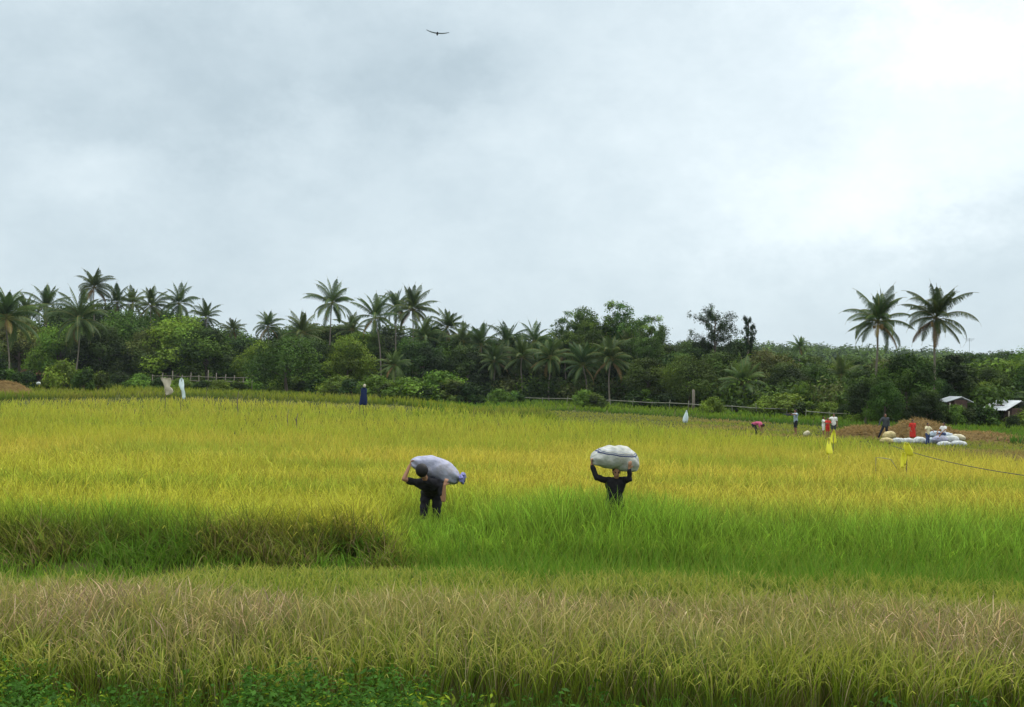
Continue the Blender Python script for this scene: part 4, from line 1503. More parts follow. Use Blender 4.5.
def sack_mat(name, col, stripe=None, blotch=None):
    m, t, b = new_mat(name)
    tcn = t.nodes.new('ShaderNodeTexCoord')
    n = t.nodes.new('ShaderNodeTexNoise')
    n.inputs['Scale'].default_value = 5
    n.inputs['Detail'].default_value = 6
    t.links.new(tcn.outputs['Object'], n.inputs['Vector'])
    mixn = t.nodes.new('ShaderNodeMix'); mixn.data_type = 'RGBA'
    t.links.new(mrange(t, n.outputs['Fac'], .35, .65, 0, 1), mixn.inputs['Factor'])
    mixn.inputs['A'].default_value = (*[c * .78 for c in col], 1)
    mixn.inputs['B'].default_value = (*col, 1)
    out = mixn.outputs['Result']
    nd = t.nodes.new('ShaderNodeTexNoise')
    nd.inputs['Scale'].default_value = 2.3
    nd.inputs['Detail'].default_value = 9
    nd.inputs['Roughness'].default_value = .7
    t.links.new(tcn.outputs['Object'], nd.inputs['Vector'])
    md = t.nodes.new('ShaderNodeMix'); md.data_type = 'RGBA'
    t.links.new(mrange(t, nd.outputs['Fac'], .50, .72, 0, .65), md.inputs['Factor'])
    t.links.new(out, md.inputs['A'])
    md.inputs['B'].default_value = (.24, .19, .12, 1)
    out = md.outputs['Result']
    if stripe:
        spx = t.nodes.new('ShaderNodeSeparateXYZ')
        t.links.new(tcn.outputs['Object'], spx.inputs[0])
        wob = fmath(t, 'ADD', spx.outputs['Z'], fmath(t, 'MULTIPLY', n.outputs['Fac'], .05))
        for zc, hw, cc in stripe:
            dz = fmath(t, 'ABSOLUTE', fmath(t, 'SUBTRACT', wob, zc))
            mk = fmath(t, 'LESS_THAN', dz, hw)
            m3 = t.nodes.new('ShaderNodeMix'); m3.data_type = 'RGBA'
            t.links.new(mk, m3.inputs['Factor'])
            t.links.new(out, m3.inputs['A'])
            m3.inputs['B'].default_value = (*cc, 1)
            out = m3.outputs['Result']
    if blotch:
        pos, rad, cc = blotch
        ds = vmath(t, 'LENGTH', vmath(t, 'SUBTRACT', tcn.outputs['Object'], pos))
        ds = fmath(t, 'ADD', ds, fmath(t, 'MULTIPLY', n.outputs['Fac'], .12))
        mk = fmath(t, 'LESS_THAN', ds, rad + .06)
        m3 = t.nodes.new('ShaderNodeMix'); m3.data_type = 'RGBA'
        t.links.new(mk, m3.inputs['Factor'])
        t.links.new(out, m3.inputs['A'])
        m3.inputs['B'].default_value = (*cc, 1)
        out = m3.outputs['Result']
    t.links.new(out, b.inputs['Base Color'])
    wv = t.nodes.new('ShaderNodeTexNoise')
    wv.inputs['Scale'].default_value = 9
    wv.inputs['Detail'].default_value = 8
    t.links.new(tcn.outputs['Object'], wv.inputs['Vector'])
    bp = t.nodes.new('ShaderNodeBump')
    bp.inputs['Strength'].default_value = .8
    bp.inputs['Distance'].default_value = .05
    t.links.new(wv.outputs['Fac'], bp.inputs['Height'])
    t.links.new(bp.outputs[0], b.inputs['Normal'])
    b.inputs['Roughness'].default_value = .6
    b.inputs['Specular IOR Level'].default_value = .25
    return m


def rot_mat(ax):
    return Matrix((ax[0], ax[1], ax[2])).transposed()


# ---- left carrier: stooping towards the camera under a lilac-grey sack
def carriers():
    Y = 22.0
    g = gp(430, Y)
    ox = g.x

    def q(px, py, dy):
        p = pt(px, py, Y + dy)
        return V3(p.x - ox, dy, p.z - g.z)
    J = stand(1.68)
    J.update(head=q(422.5, 472.5, -.42), neck=q(426, 479, -.27), chest=q(430, 484, -.10), belly=q(431, 488, .10), pelvis=q(431.5, 491, .30),
             shL=q(417, 483, -.14), elL=q(404, 479, -.30), wrL=q(409.5, 466, -.20),
             shR=q(440, 485, -.10), elR=q(443.5, 500, -.26), wrR=q(444.5, 485, -.30))
    J['hiL'] = J['pelvis'] + V3(-.11, 0, -.04)
    J['hiR'] = J['pelvis'] + V3(.11, 0, -.04)
    J['knL'] = V3(J['hiL'].x - .02, .02, .50)
    J['knR'] = V3(J['hiR'].x + .02, .16, .50)
    J['anL'] = V3(J['hiL'].x, .10, .08)
    J['anR'] = V3(J['hiR'].x + .02, .38, .10)
    J['face'] = V3(0.05, -.50, -.80)
    J['k'] = 1.10
    hl = q(412.5, 457, -.12)
    hr = q(447.5, 477, -.26)
    person('man in black stooping towards the camera under a lilac-grey sack, left of the two carriers', J, g, 0,
           [('shirt', 'black'), ('pants', 'black')], skin='skin2', voxel=.011, fine=True, group='men carrying sacks through the rice', hk=1.35,
           hands={'L': (hl - J['wrL'], V3(1, .2, .1), 1, .9), 'R': (hr - J['wrR'], V3(0, 1, 0), -1, .9)})
    # his sack
    V, F = sack_geo(1.06, .50, .46, 3, bend=.06, wr=.012)
    V[:, 2] *= np.interp(V[:, 0], [-.53, -.2, .3, .53], [.72, .95, 1.05, .9])
    a, b2 = q(411.5, 460, 0), q(459.5, 478, .04)
    cen = (a + b2) / 2 + V3(0, .10, .01)
    t = thing('rice_sack', 'lilac-grey full sack with a blue-purple tied neck on the stooping man\'s back', 'sack', g + cen, 0, 'sacks being carried')
    o = mesh_np('sack_cloth', V, F, sack_mat('lilac_sack', (.36, .36, .47)), t, smooth_=True)
    dx = (b2 - a).normalized()
    yy = V3(0, 1, 0)
    zz = dx.cross(yy).normalized()
    o.rotation_euler = rot_mat((dx, yy, zz)).to_euler()
    # tied ruffled neck
    bm = bmesh.new()
    rr = random.Random(4)
    rings = []
    n = 28
    for i, (xx, r0) in enumerate([(.0, .16), (.05, .085), (.075, .055), (.10, .085), (.15, .14), (.20, .155), (.205, .10)]):
        rings.append([bm.verts.new((xx + (.03 * math.sin(k * 2.1) if i > 3 else 0), math.cos(2 * math.pi * k / n) * r0 * (1 + (.22 if i > 2 else .05) * math.sin(k * 1.7 + i)),
                                    math.sin(2 * math.pi * k / n) * r0 * (1 + (.25 if i > 2 else .05) * math.cos(k * 2.3)))) for k in range(n)])
    for A, B in zip(rings, rings[1:]):
        for k in range(n):
            bm.faces.new((A[k], A[(k + 1) % n], B[(k + 1) % n], B[k]))
    bm.faces.new(rings[-1])
    nk = obj_bm('tied_neck', bm, mat_plain('blue_purple_cloth', (.24, .24, .50), .8, .45, 14, .4), t, True)
    nk.location = dx * .45 + V3(0, -.05, -.02)
    nk.scale = (.8, .8, .7)
    nk.rotation_euler = (0, R(8), R(-12))
    return


carriers()


def carrier_right():
    Y = 21.6
    g = gp(615, Y)
    ox = g.x

    def q(px, py, dy):
        p = pt(px, py, Y + dy)
        return V3(p.x - ox, dy, p.z - g.z)
    J = stand(1.66)
    J.update(head=q(616.5, 472, -.04), neck=q(616, 479, .0), chest=q(615, 487, .02), belly=q(614.5, 496, .03), pelvis=q(614.5, 504, .04),
             shL=q(607.5, 480.5, .02), elL=q(596.5, 477.5, -.12), wrL=q(591.6, 464.5, -.12),
             shR=q(624, 480.5, .02), elR=q(629.5, 479, -.24), wrR=q(629.3, 468.5, -.30))
    J['hiL'] = J['pelvis'] + V3(-.09, 0, -.03)
    J['hiR'] = J['pelvis'] + V3(.09, 0, -.03)
    J['knL'] = V3(-.12, -.08, .49)
    J['knR'] = V3(.08, .06, .49)
    J['anL'] = V3(-.12, -.02, .08)
    J['anR'] = V3(.08, .24, .12)
    J['face'] = V3(.05, -1, -.08)
    J['k'] = 1.0
    hl = q(590.8, 457, -.14)
    hr = q(630.5, 460, -.36)
    person('man in a black long-sleeved shirt steadying a striped sack on his head with both hands', J, g, 0,
           [('longshirt', 'black'), ('pants', 'black')], skin='skin2', voxel=.011, fine=True, group='men carrying sacks through the rice',
           hands={'L': (hl - J['wrL'], V3(1, .1, 0), 1, 1.0), 'R': (hr - J['wrR'], V3(0, 1, 0), -1, .6)})
    V, F = sack_geo(.98, .53, .49, 9, bend=.10, sharp=2.3, wr=.017)
    V[:, 2] *= np.interp(V[:, 0], [-.5, 0, .5], [.80, .98, 1.15])
    c = q(615.3, 457.2, .0)
    t = thing('rice_sack', 'white woven sack with dark blue stripes and a blue mark on the man\'s head', 'sack', g + c, 0, 'sacks being carried')
    o = mesh_np('sack_cloth', V, F, sack_mat('striped_white_sack', (.45, .45, .41), stripe=[(.115, .012, (.03, .04, .10)), (.145, .006, (.05, .07, .16)), (.19, .009, (.45, .45, .45))],
                                             blotch=((.40, -.16, .10), .05, (.05, .14, .38))), t, smooth_=True)
    o.rotation_euler = (R(8), R(5), R(3))


carrier_right()


# ---- people at the threshing place
def at(px, Y):
    return gp(px, Y)


HG = 'people at the threshing place'
J = stand(1.62)
J.update(elR=V3(.38, -.20, 1.30), wrR=V3(.30, -.42, 1.33), elL=V3(-.12, -.26, 1.26), wrL=V3(-.02, -.46, 1.30))
p_ = at(795.5, 70)
person('man in a blue-grey shirt and dark shorts holding something dark out to the left', J, p_, R(-82), [('shirt', 'bluegrey'), ('shorts', 'dark', .9)], group=HG)
b3 = bmesh.new()
add_box(b3, (.10, .30, .12), Matrix.Identity(4))
add_tube(b3, [(0, -.1, .0), (0, -.36, .03)], [.035, .03], 8)
bmesh.ops.bevel(b3, geom=b3.edges[:], offset=.008, segments=1, affect='EDGES')
o = obj_bm('dark_object', b3, M['grey'])
mm = Matrix.Rotation(R(-82), 3, 'Z')
o.location = p_ + mm @ (V3(.15, -.55, 1.34) * (1.62 / 1.7))
o.rotation_euler = (0, 0, R(-82))
tag(o, 'small dark object held out by the man in the blue-grey shirt', 'tool')

# bent woman in pink
J = stand(1.5)
J.update(pelvis=V3(0, .25, .74), belly=V3(0, .12, .80), chest=V3(0, -.14, .80), neck=V3(0, -.28, .74), head=V3(0, -.40, .66),
         shL=V3(-.16, -.20, .76), shR=V3(.16, -.20, .76), elL=V3(-.20, -.24, .50), elR=V3(.20, -.24, .50), wrL=V3(-.15, -.34, .30), wrR=V3(.15, -.34, .30),
         hiL=V3(-.09, .25, .70), hiR=V3(.09, .25, .70), knL=V3(-.1, .06, .40), knR=V3(.1, .06, .40))
J['face'] = V3(0, -.5, -.85)
M['pink'] = mat_plain('pink_flowered_cloth', (.46, .09, .17), .9, .45, 14, .3)
person('person in a pink patterned shirt bent double over the stubble, left of the standing man', J, at(757, 67), R(55), [('shirt', 'pink'), ('pants', 'dark')], group=HG)

J = stand(1.25)
J.update(elR=V3(.18, -.12, .90), wrR=V3(.12, -.30, .92), elL=V3(-.18, -.12, .90), wrL=V3(-.10, -.30, .92))
person('child in a white shirt, left of the three standing close together behind the yellow flags', J, at(823.2, 68), R(60), [('shirt', 'white'), ('shorts', 'white')], group=HG)
person('child in red between the two in white behind the yellow flags', J, at(827.5, 66.5), R(15), [('shirt', 'red'), ('shorts', 'red')], group=HG)
J = stand(1.45)
J.update(elL=V3(-.30, -.12, 1.12), wrL=V3(-.42, -.30, 1.05))
person('child in a white shirt, right of the three standing close together behind the yellow flags', J, at(833.5, 68), R(-20), [('shirt', 'white'), ('shorts', 'grey')], group=HG)

J = stand(1.58)
J.update(knL=V3(-.24, -.06, .48), anL=V3(-.40, .02, .08), elL=V3(-.30, -.05, 1.1), wrL=V3(-.38, -.12, .86))
person('person in dark grey clothes standing under the left tall palm beside a yellowish sack', J, at(885, 66), R(-10), [('longshirt', 'grey'), ('pants', 'dark')], group=HG)

J = stand(1.36)
J.update(elL=V3(-.22, .02, .9), wrL=V3(-.18, -.12, .74))
person('girl in a red dress standing among the white sacks', J, at(912.5, 62.5), R(10), [('dress', 'red')], group=HG, hair_long=True)

J = stand(1.25)
J.update(elR=V3(.28, -.10, .84), wrR=V3(.20, -.26, .76), elL=V3(-.26, -.08, .86), wrL=V3(-.30, -.24, .76))
person('child in a cream shirt and blue shorts standing in front of the sack pile', J, at(927.5, 60.5), R(25), [('shirt', 'cream'), ('pants', 'denim')], group=HG)

# sitting on the pile
J = stand(1.35)
k = J['k']
for n_ in ('pelvis', 'belly', 'chest', 'neck', 'head', 'shL', 'shR', 'elL', 'elR', 'wrL', 'wrR', 'hiL', 'hiR'):
    J[n_] = J[n_] + V3(0, 0, -.16)
J.update(knL=V3(-.12, -.36, .60), knR=V3(.12, -.38, .62), anL=V3(-.12, -.52, .36), anR=V3(.12, -.54, .36),
         wrL=V3(-.16, -.34, .66), wrR=V3(.16, -.34, .66), elL=V3(-.2, -.1, .80), elR=V3(.2, -.1, .80))
person('child in a white shirt sitting on top of the sack pile', J, at(943.5, 61.2) + V3(0, 0, .08), R(-60), [('shirt', 'white'), ('shorts', 'denim')], group=HG)

# ---- sacks on the ground
SM = {'w': sack_mat('white_sacks', (.52, .54, .53)), 'b': sack_mat('pale_blue_sacks', (.38, .44, .49)), 'y': sack_mat('yellowish_sacks', (.50, .40, .18)),
      'l': sack_mat('lavender_sacks', (.36, .36, .48)), 'c': sack_mat('cream_sacks', (.54, .48, .32))}
SG = 'filled sacks at the threshing place'
for i, (px, Y, z, L_, W_, H_, rz, mt, lab) in enumerate([
        (889, 62.5, .25, .95, .55, .55, 20, 'y', 'round yellowish sack, leftmost, by the person in dark grey'),
        (886.5, 61.6, .0, .9, .5, .42, -15, 'y', 'yellowish sack lying below the round one at the left'),
        (899, 61.6, .0, .95, .5, .42, 8, 'w', 'small white sack lying alone left of the girl in red'),
        (908, 61.2, .0, .90, .5, .45, -10, 'w', 'white sack lying at the feet of the girl in red'),
        (920, 61.6, .0, 1.0, .6, .52, 25, 'w', 'white sack at the left foot of the big pile'),
        (932, 61.4, .0, 1.0, .6, .5, -10, 'b', 'pale blue sack behind the child in cream, at the bottom of the pile'),
        (936, 62.3, .38, 1.05, .6, .5, 5, 'b', 'pale blue sack on top at the left of the pile'),
        (940, 61.0, .16, 1.0, .6, .5, -8, 'l', 'lavender sack in the front of the pile below the sitting child'),
        (947, 62.3, .30, 1.0, .6, .5, 15, 'b', 'pale blue sack behind the sitting child'),
        (951, 61.2, .12, 1.05, .65, .55, -20, 'w', 'large white sack in the middle right of the pile'),
        (958, 61.8, .28, .95, .55, .45, -25, 'c', 'cream sack on the right shoulder of the pile'),
        (944, 60.3, -.02, .95, .5, .36, 6, 'w', 'flat white sack at the front bottom of the pile'),
        (959, 60.6, -.02, 1.05, .55, .40, -6, 'w', 'white sack at the right foot of the big pile')]):
    g = at(px, Y)
    L_, W_, H_, z = L_ * .84, W_ * .88, H_ * .86, z * .9
    V, F = sack_geo(L_, W_, H_, i + 20, bend=.04, wr=.02, nu=32, nv=24)
    o = mesh_np('rice_sack', V, F, SM[mt], smooth_=True)
    o.location = (g.x, Y, g.z + H_ * .45 + z)
    o.rotation_euler = (0, R((i * 37) % 15 - 7), R(rz))
    tag(o, lab, 'sack', SG)
# small pale sack by the standing man
V, F = sack_geo(.42, .3, .3, 50, nu=24, nv=18)
o = mesh_np('rice_sack', V, F, SM['c'], smooth_=True)
g = at(806.5, 66)
o.location = (g.x, g.y, g.z + .26)
o.rotation_euler = (0, R(-35), 0)
tag(o, 'small pale yellow bag on the stubble just right of the man in blue-grey', 'bag', SG)


# ---- straw heaps
def heap(label, px, Y, W_, D_, H_, seed, cols=((.31, .215, .085), (.20, .13, .05))):
    rg = np.random.default_rng(seed)
    g = gp(px, Y)
    n = 60
    gx, gy = np.meshgrid(np.linspace(-1, 1, n), np.linspace(-1, 1, n))
    r = np.sqrt(gx ** 2 + gy ** 2)
    hz = H_ * np.clip(1 - r ** 1.8, 0, 1) * (.65 + .6 * fbm(gx * 3, gy * 3, 1.5, seed)) - .06
    V = np.stack([gx * W_ / 2, gy * D_ / 2, hz], -1).reshape(-1, 3)
    idx = np.arange(n * n).reshape(n, n)
    F = np.stack([idx[:-1, :-1], idx[:-1, 1:], idx[1:, 1:], idx[1:, :-1]], -1).reshape(-1, 4)
    c = mixc(arr(cols[0], n * n), cols[1], fbm(gx.ravel() * 4, gy.ravel() * 4, .8, seed + 2))
    m = 2600
    a, b_ = rg.uniform(0, 6.28, m), np.sqrt(rg.uniform(0, 1, m)) * .95
    X, Yy = np.cos(a) * b_, np.sin(a) * b_
    Z = np.interp(b_, [0, 1], [1, 0]) * 0 + H_ * np.clip(1 - b_ ** 1.8, 0, 1) * (.65 + .6 * fbm(X * 3, Yy * 3, 1.5, seed)) - .06
    P = np.stack([X * W_ / 2, Yy * D_ / 2, Z], -1)
    cc = mixc(arr(cols[0], m), (.32, .21, .08), rg.uniform(0, 1, m)) * rg.uniform(.6, 1.2, (m, 1))
    bl = blades(P, rg.uniform(.15, .45, m), np.full(m, .05), rg.uniform(0, 6.28, m), rg.uniform(.7, 1.5, m), rg.uniform(0, 1, m), [(0, cc), (1, cc)], 2)
    V, F, Cc = join([(V, F, c), bl])
    o = mesh_np('straw_heap', V, F, M['rice'], cols=Cc)
    o.location = g
    tag(o, label, 'straw heap', 'heaps of threshed straw')


heap('broad brown straw heap behind the girl in red and the sacks', 920, 68, 6.5, 4, 1.15, 1)
heap('low brown straw heap around the person in dark grey, left of the sacks', 868, 69, 5.5, 3.5, .72, 2)
heap('long low straw heap running right from behind the sack pile', 965, 67, 9.5, 4, .62, 3)
heap('straw heap at the far left edge of the fields', 4, 104, 6.5, 5, 1.35, 4)


# ---- scarecrows: cloth or plastic hung on stakes
def cloth(prof, Wd, mat, parent, name='cloth', seed=0, thick=.05, amp=.05):
    """hanging bag: prof is list of (z, left, right); folds in depth"""
    rr = random.Random(seed)
    bm = bmesh.new()
    n = 20
    rings = []
    for z, l_, r_ in prof:
        ring = []
        for k in range(n):
            a = 2 * math.pi * k / n
            x = (l_ + r_) / 2 + math.cos(a) * (r_ - l_) / 2
            y = math.sin(a) * thick * (1 + .6 * math.sin(a * 3 + z * 4)) + amp * math.sin(z * 7 + x * 9 + seed)
            ring.append(bm.verts.new((x, y, z + .02 * math.sin(a * 4 + seed))))
        rings.append(ring)
    for A, B in zip(rings, rings[1:]):
        for k in range(n):
            bm.faces.new((A[k], A[(k + 1) % n], B[(k + 1) % n], B[k]))
    bm.faces.new(rings[0]); bm.faces.new(rings[-1])
    return obj_bm(name, bm, mat, parent, True)


def stake(parent, h, lean=0.0, r=.02, name='stake', mat='bark'):
    bm = bmesh.new()
    add_tube(bm, [(0, 0, -.2), (lean * .5, 0, h * .5), (lean, 0, h)], [r * 1.2, r, r * .8], 6)
    return obj_bm(name, bm, M[mat], parent, True)


M['sheet'] = mat_plain('beige_sheet', (.50, .44, .34), .8, .25, 4, .3)
M['plastic'] = mat_plain('white_plastic', (.68, .78, .80), .45, .15, 4, .3, .4)
M['yellow'] = mat_plain('yellow_plastic', (.80, .76, .05), .5, .12, 5, .3, .4)
M['pyellow'] = mat_plain('pale_yellow_plastic', (.82, .78, .16), .5, .12, 5, .3, .4)


def crow(label, px, ytop, Y, cat='scarecrow'):
    top = pt(px, ytop, Y)
    g = V3(top.x, Y, float(terr(top.x, Y)))
    return thing('scarecrow' if cat == 'scarecrow' else 'bird_flag', label, cat, g), top.z - g.z


SG2 = None
t, h = crow('scarecrow of a beige sheet stretched along a short bar, at the left', 166, 378, 78)
stake(t, h)
cloth([(h, -.38, .38), (h - .12, -.36, .40), (h - .35, -.22, .38), (h - .62, -.12, .30), (h - .80, -.10, .50), (h - 1.0, -.05, .58), (h - 1.16, .0, .40), (h - 1.22, .05, .22)], 1, M['sheet'], t, 'sheet', 1)
t, h = crow('scarecrow of a thin white plastic bag, just right of the beige one', 181.5, 378, 78)
stake(t, h - .1)
cloth([(h, -.05, .05), (h - .15, -.14, .14), (h - .5, -.18, .20), (h - .8, -.06, .22), (h - 1.05, .02, .30), (h - 1.35, .08, .32), (h - 1.5, .14, .28)], 1, M['plastic'], t, 'plastic_bag', 2)
t, h = crow('scarecrow draped in dark blue cloth with a pale head, left of centre', 364, 384, 88)
stake(t, h - .1)
cloth([(h - .28, -.08, .08), (h - .42, -.26, .26), (h - .8, -.24, .26), (h - 1.2, -.30, .28), (h - 1.6, -.36, .30), (h - 1.7, -.34, .28)], 1, M['navy'], t, 'blue_cloth', 3, thick=.14)
b2 = bmesh.new()
bmesh.ops.create_uvsphere(b2, u_segments=12, v_segments=10, radius=1, matrix=Matrix.Diagonal((.11, .11, .15, 1)))
o = obj_bm('head', b2, M['sheet'], t, True); o.location = (.05, 0, h - .15)
t, h = crow('white plastic scarecrow like a pointed cone, alone in the middle distance', 686, 410.5, 72)
stake(t, h - .1)
cloth([(h, .02, .07), (h - .2, -.08, .12), (h - .45, -.18, .16), (h - .66, -.22, .14), (h - .80, -.16, .12)], 1, M['plastic'], t, 'plastic_bag', 4, thick=.1)
for lab, px, yt, yb, Y, m_, sh in (('tall yellow plastic flag, left one of the pair by the children', 829, 438, 454, 40, 'yellow', 0),
                                   ('yellow plastic flag directly in front of the white-shirted child', 833.5, 430, 443, 44, 'yellow', 1)):
    t, h = crow(lab, px, yt, Y, 'flag')
    t['group'] = 'yellow plastic bird flags in the paddy'
    hh = (yb - yt) * Y / FPX
    stake(t, h - .05, r=.014)
    cloth([(h, -.02, .05), (h - hh * .3, -.07, .09), (h - hh * .6, -.12, .12), (h - hh * .9, -.12, .16), (h - hh, -.05, .1)], 1, M[m_], t, 'plastic_strip', 5 + sh, thick=.04)
t, h = crow('yellow plastic bag puffed out above two hanging strips, rightmost flag', 907, 443, 33.5, 'flag')
t['group'] = 'yellow plastic bird flags in the paddy'
fk = 33.5 / 42
stake(t, h - .05, r=.014)
cloth([(h - z_ * fk, a_ * fk, b_ * fk) for z_, a_, b_ in ((0, -.10, .02), (.1, -.13, .10), (.25, -.10, .20), (.40, -.04, .22), (.48, .04, .16))], 1, M['yellow'], t, 'plastic_bag', 7, thick=.12)
for k, (a, b_) in enumerate(((-.18, -.10), (-.07, -.02))):
    cloth([(h - .38 * fk, a + .04, b_ + .03), (h - .6 * fk, a + .0, b_ + .02), (h - (.88 - k * .12) * fk, a - .02, b_ + .01), (h - (.96 - k * .12) * fk, a, b_)], 1, M['yellow'], t, 'plastic_strip', 8 + k, thick=.015, amp=.02)

# ---- sticks standing in the paddy
for lab, px, yt, Y, tw in (('thin dark stick with a knot standing in the left of the paddy', 238, 391, 66, True),
                           ('short bare twig near the middle left of the paddy', 297, 413, 55, True),
                           ('short bent twig left of the other short twig in the paddy', 288, 409, 57, False),
                           ('short dark stick in the paddy right of the green mound', 474, 407, 74, False),
                           ('thin stick standing near the edge of the left terrace', 207, 386, 95, False)):
    top = pt(px, yt, Y)
    g = V3(top.x, Y, float(terr(top.x, Y)))
    h = top.z - g.z
    bm = bmesh.new()
    add_tube(bm, [(0, 0, -.1), (.03, 0, h * .4), (-.03, 0, h * .7), (.05, 0, h)], [.025, .022, .03 if tw else .018, .010], 6)
    if tw:
        add_tube(bm, [(-.03, 0, h * .7), (-.16, .05, h * .82)], [.018, .008], 5)
        add_tube(bm, [(.0, 0, h * .55), (-.14, 0, h * .50)], [.014, .006], 5)
    o = obj_bm('stick', bm, M['bark'], None, True)
    o.location = g
    tag(o, lab, 'stick', 'sticks standing in the paddy')

# pale bent stem lying over the rice, and the long cord at the right
a, b_ = pt(876, 457.5, 34), pt(891, 459.5, 34)
bm = bmesh.new()
add_tube(bm, [a - V3(0, 0, .5), a, a.lerp(b_, .5) + V3(0, 0, .01), b_, b_ + V3(.2, 0, -.3)], [.012, .012, .014, .012, .008], 5)
tag(obj_bm('fallen_bamboo', bm, M['bamboo'], None, True), 'pale bent bamboo stem lying on the rice left of the rightmost yellow flag', 'stem')
pts = []
A, B = pt(893, 446, 41.9), pt(1036, 477, 27)
for i in range(17):
    f = i / 16
    p = A.lerp(B, f)
    p.z -= .12 * 4 * f * (1 - f)
    pts.append(p)
bm = bmesh.new()
add_tube(bm, pts, [.011] * 17, 6)
tag(obj_bm('cord', bm, M['grey'], None, True), 'long dark cord stretched low over the rice to the right edge', 'cord')


# ---- fences
def post(bm, x, h, r, rr):
    add_tube(bm, [(x, 0, -.2), (x + rr.uniform(-.04, .04), 0, h * .5), (x + rr.uniform(-.07, .07), 0, h)], [r, r, r * .85], 6)


def fence(label, pts, hpost, rails, step, mat, r=.05, rr_=.035, top=None):
    rr = random.Random(len(pts) * 7 + int(pts[0].x))
    t = thing('pole_fence', label, 'fence', pts[0])
    o0 = pts[0]
    total = sum((b2 - a).length for a, b2 in zip(pts, pts[1:]))
    L_ = []
    d = 0
    for a, b2 in zip(pts, pts[1:]):
        seg = (b2 - a).length
        while d < seg:
            L_.append(a.lerp(b2, d / seg))
            d += step
        d -= seg
    for p in L_:
        z = float(terr(p.x, p.y))
        bm = bmesh.new()
        post(bm, 0, hpost * rr.uniform(.85, 1.25), r, rr)
        o = obj_bm('post', bm, M[mat], t, True)
        o.location = V3(p.x, p.y, z) - o0
    for hz in rails:
        bm = bmesh.new()
        pp = [V3(p.x, p.y - .06, float(terr(p.x, p.y)) + hz + rr.uniform(-.05, .05)) - o0 for p in L_]
        add_tube(bm, pp, [rr_] * len(pp), 6)
        obj_bm('rail', bm, M[mat], t, True)
    return t


fence('weathered wooden rail fence with uneven posts before the left wood', [gp(px, Y) for px, Y in ((152, 149), (180, 148), (215, 145), (252, 142))], 2.3, (1.4, 1.95), 1.55, 'wood', .06, .04)
fence('long low fence of pale bamboo poles along the foot of the woods', [gp(px, Y) for px, Y in ((488, 133), (560, 131), (640, 122), (700, 112), (765, 104), (800, 102))], 1.0, (.80,), 3.4, 'bamboo', .035, .045)
fence('pale pole fence half hidden in grass left of the tall palms', [gp(px, Y) for px, Y in ((806, 101), (840, 98), (872, 95))], .8, (.65,), 2.6, 'bamboo', .035, .04)
# bare pale trunk behind the fence
g = gp(693, 118)
top = pt(693, 390, 118)
bm = bmesh.new()
h = top.z - g.z
add_tube(bm, [(0, 0, -.2), (.04, 0, h * .5), (0, 0, h), (.03, 0, h + .05)], [.20, .16, .14, .05], 8)
o = obj_bm('bare_trunk', bm, M['palm_bark'], None, True)
o.location = g
tag(o, 'short bare pale trunk standing behind the bamboo pole fence', 'trunk')


# ---- huts
def sheet(name, p0, p1, p2, p3, mat, parent, th=.03, corr=14):
    """corrugated roof sheet p0-p1 along the eaves, p3-p2 along the ridge"""
    bm = bmesh.new()
    n = corr * 4
    nrm = (p1 - p0).cross(p3 - p0).normalized()
    top, bot = [], []
    for side, lst in ((0, top), (1, bot)):
        for v in range(2):
            row = []
            for i in range(n + 1):
                f = i / n
                q = (p0.lerp(p1, f) if v == 0 else p3.lerp(p2, f)) + nrm * (.035 * math.sin(f * corr * 2 * math.pi) - side * th)
                row.append(bm.verts.new(q))
            lst.append(row)
    for i in range(n):
        bm.faces.new((top[0][i], top[0][i + 1], top[1][i + 1], top[1][i]))
        bm.faces.new((bot[0][i], bot[1][i], bot[1][i + 1], bot[0][i + 1]))
        bm.faces.new((top[0][i], bot[0][i], bot[0][i + 1], top[0][i + 1]))
        bm.faces.new((top[1][i], top[1][i + 1], bot[1][i + 1], bot[1][i]))
    return obj_bm(name, bm, mat, parent)


M['tin'] = mat_plain('grey_white_tin', (.42, .44, .45), .5, .4, 1.2, 0, .5)
M['rust'] = mat_plain('rusty_tin', (.20, .085, .05), .8, .4, 1.5)
M['brownwall'] = mat_plain('brown_plank_wall', (.085, .05, .04), .9, .4, 2.5, .3)


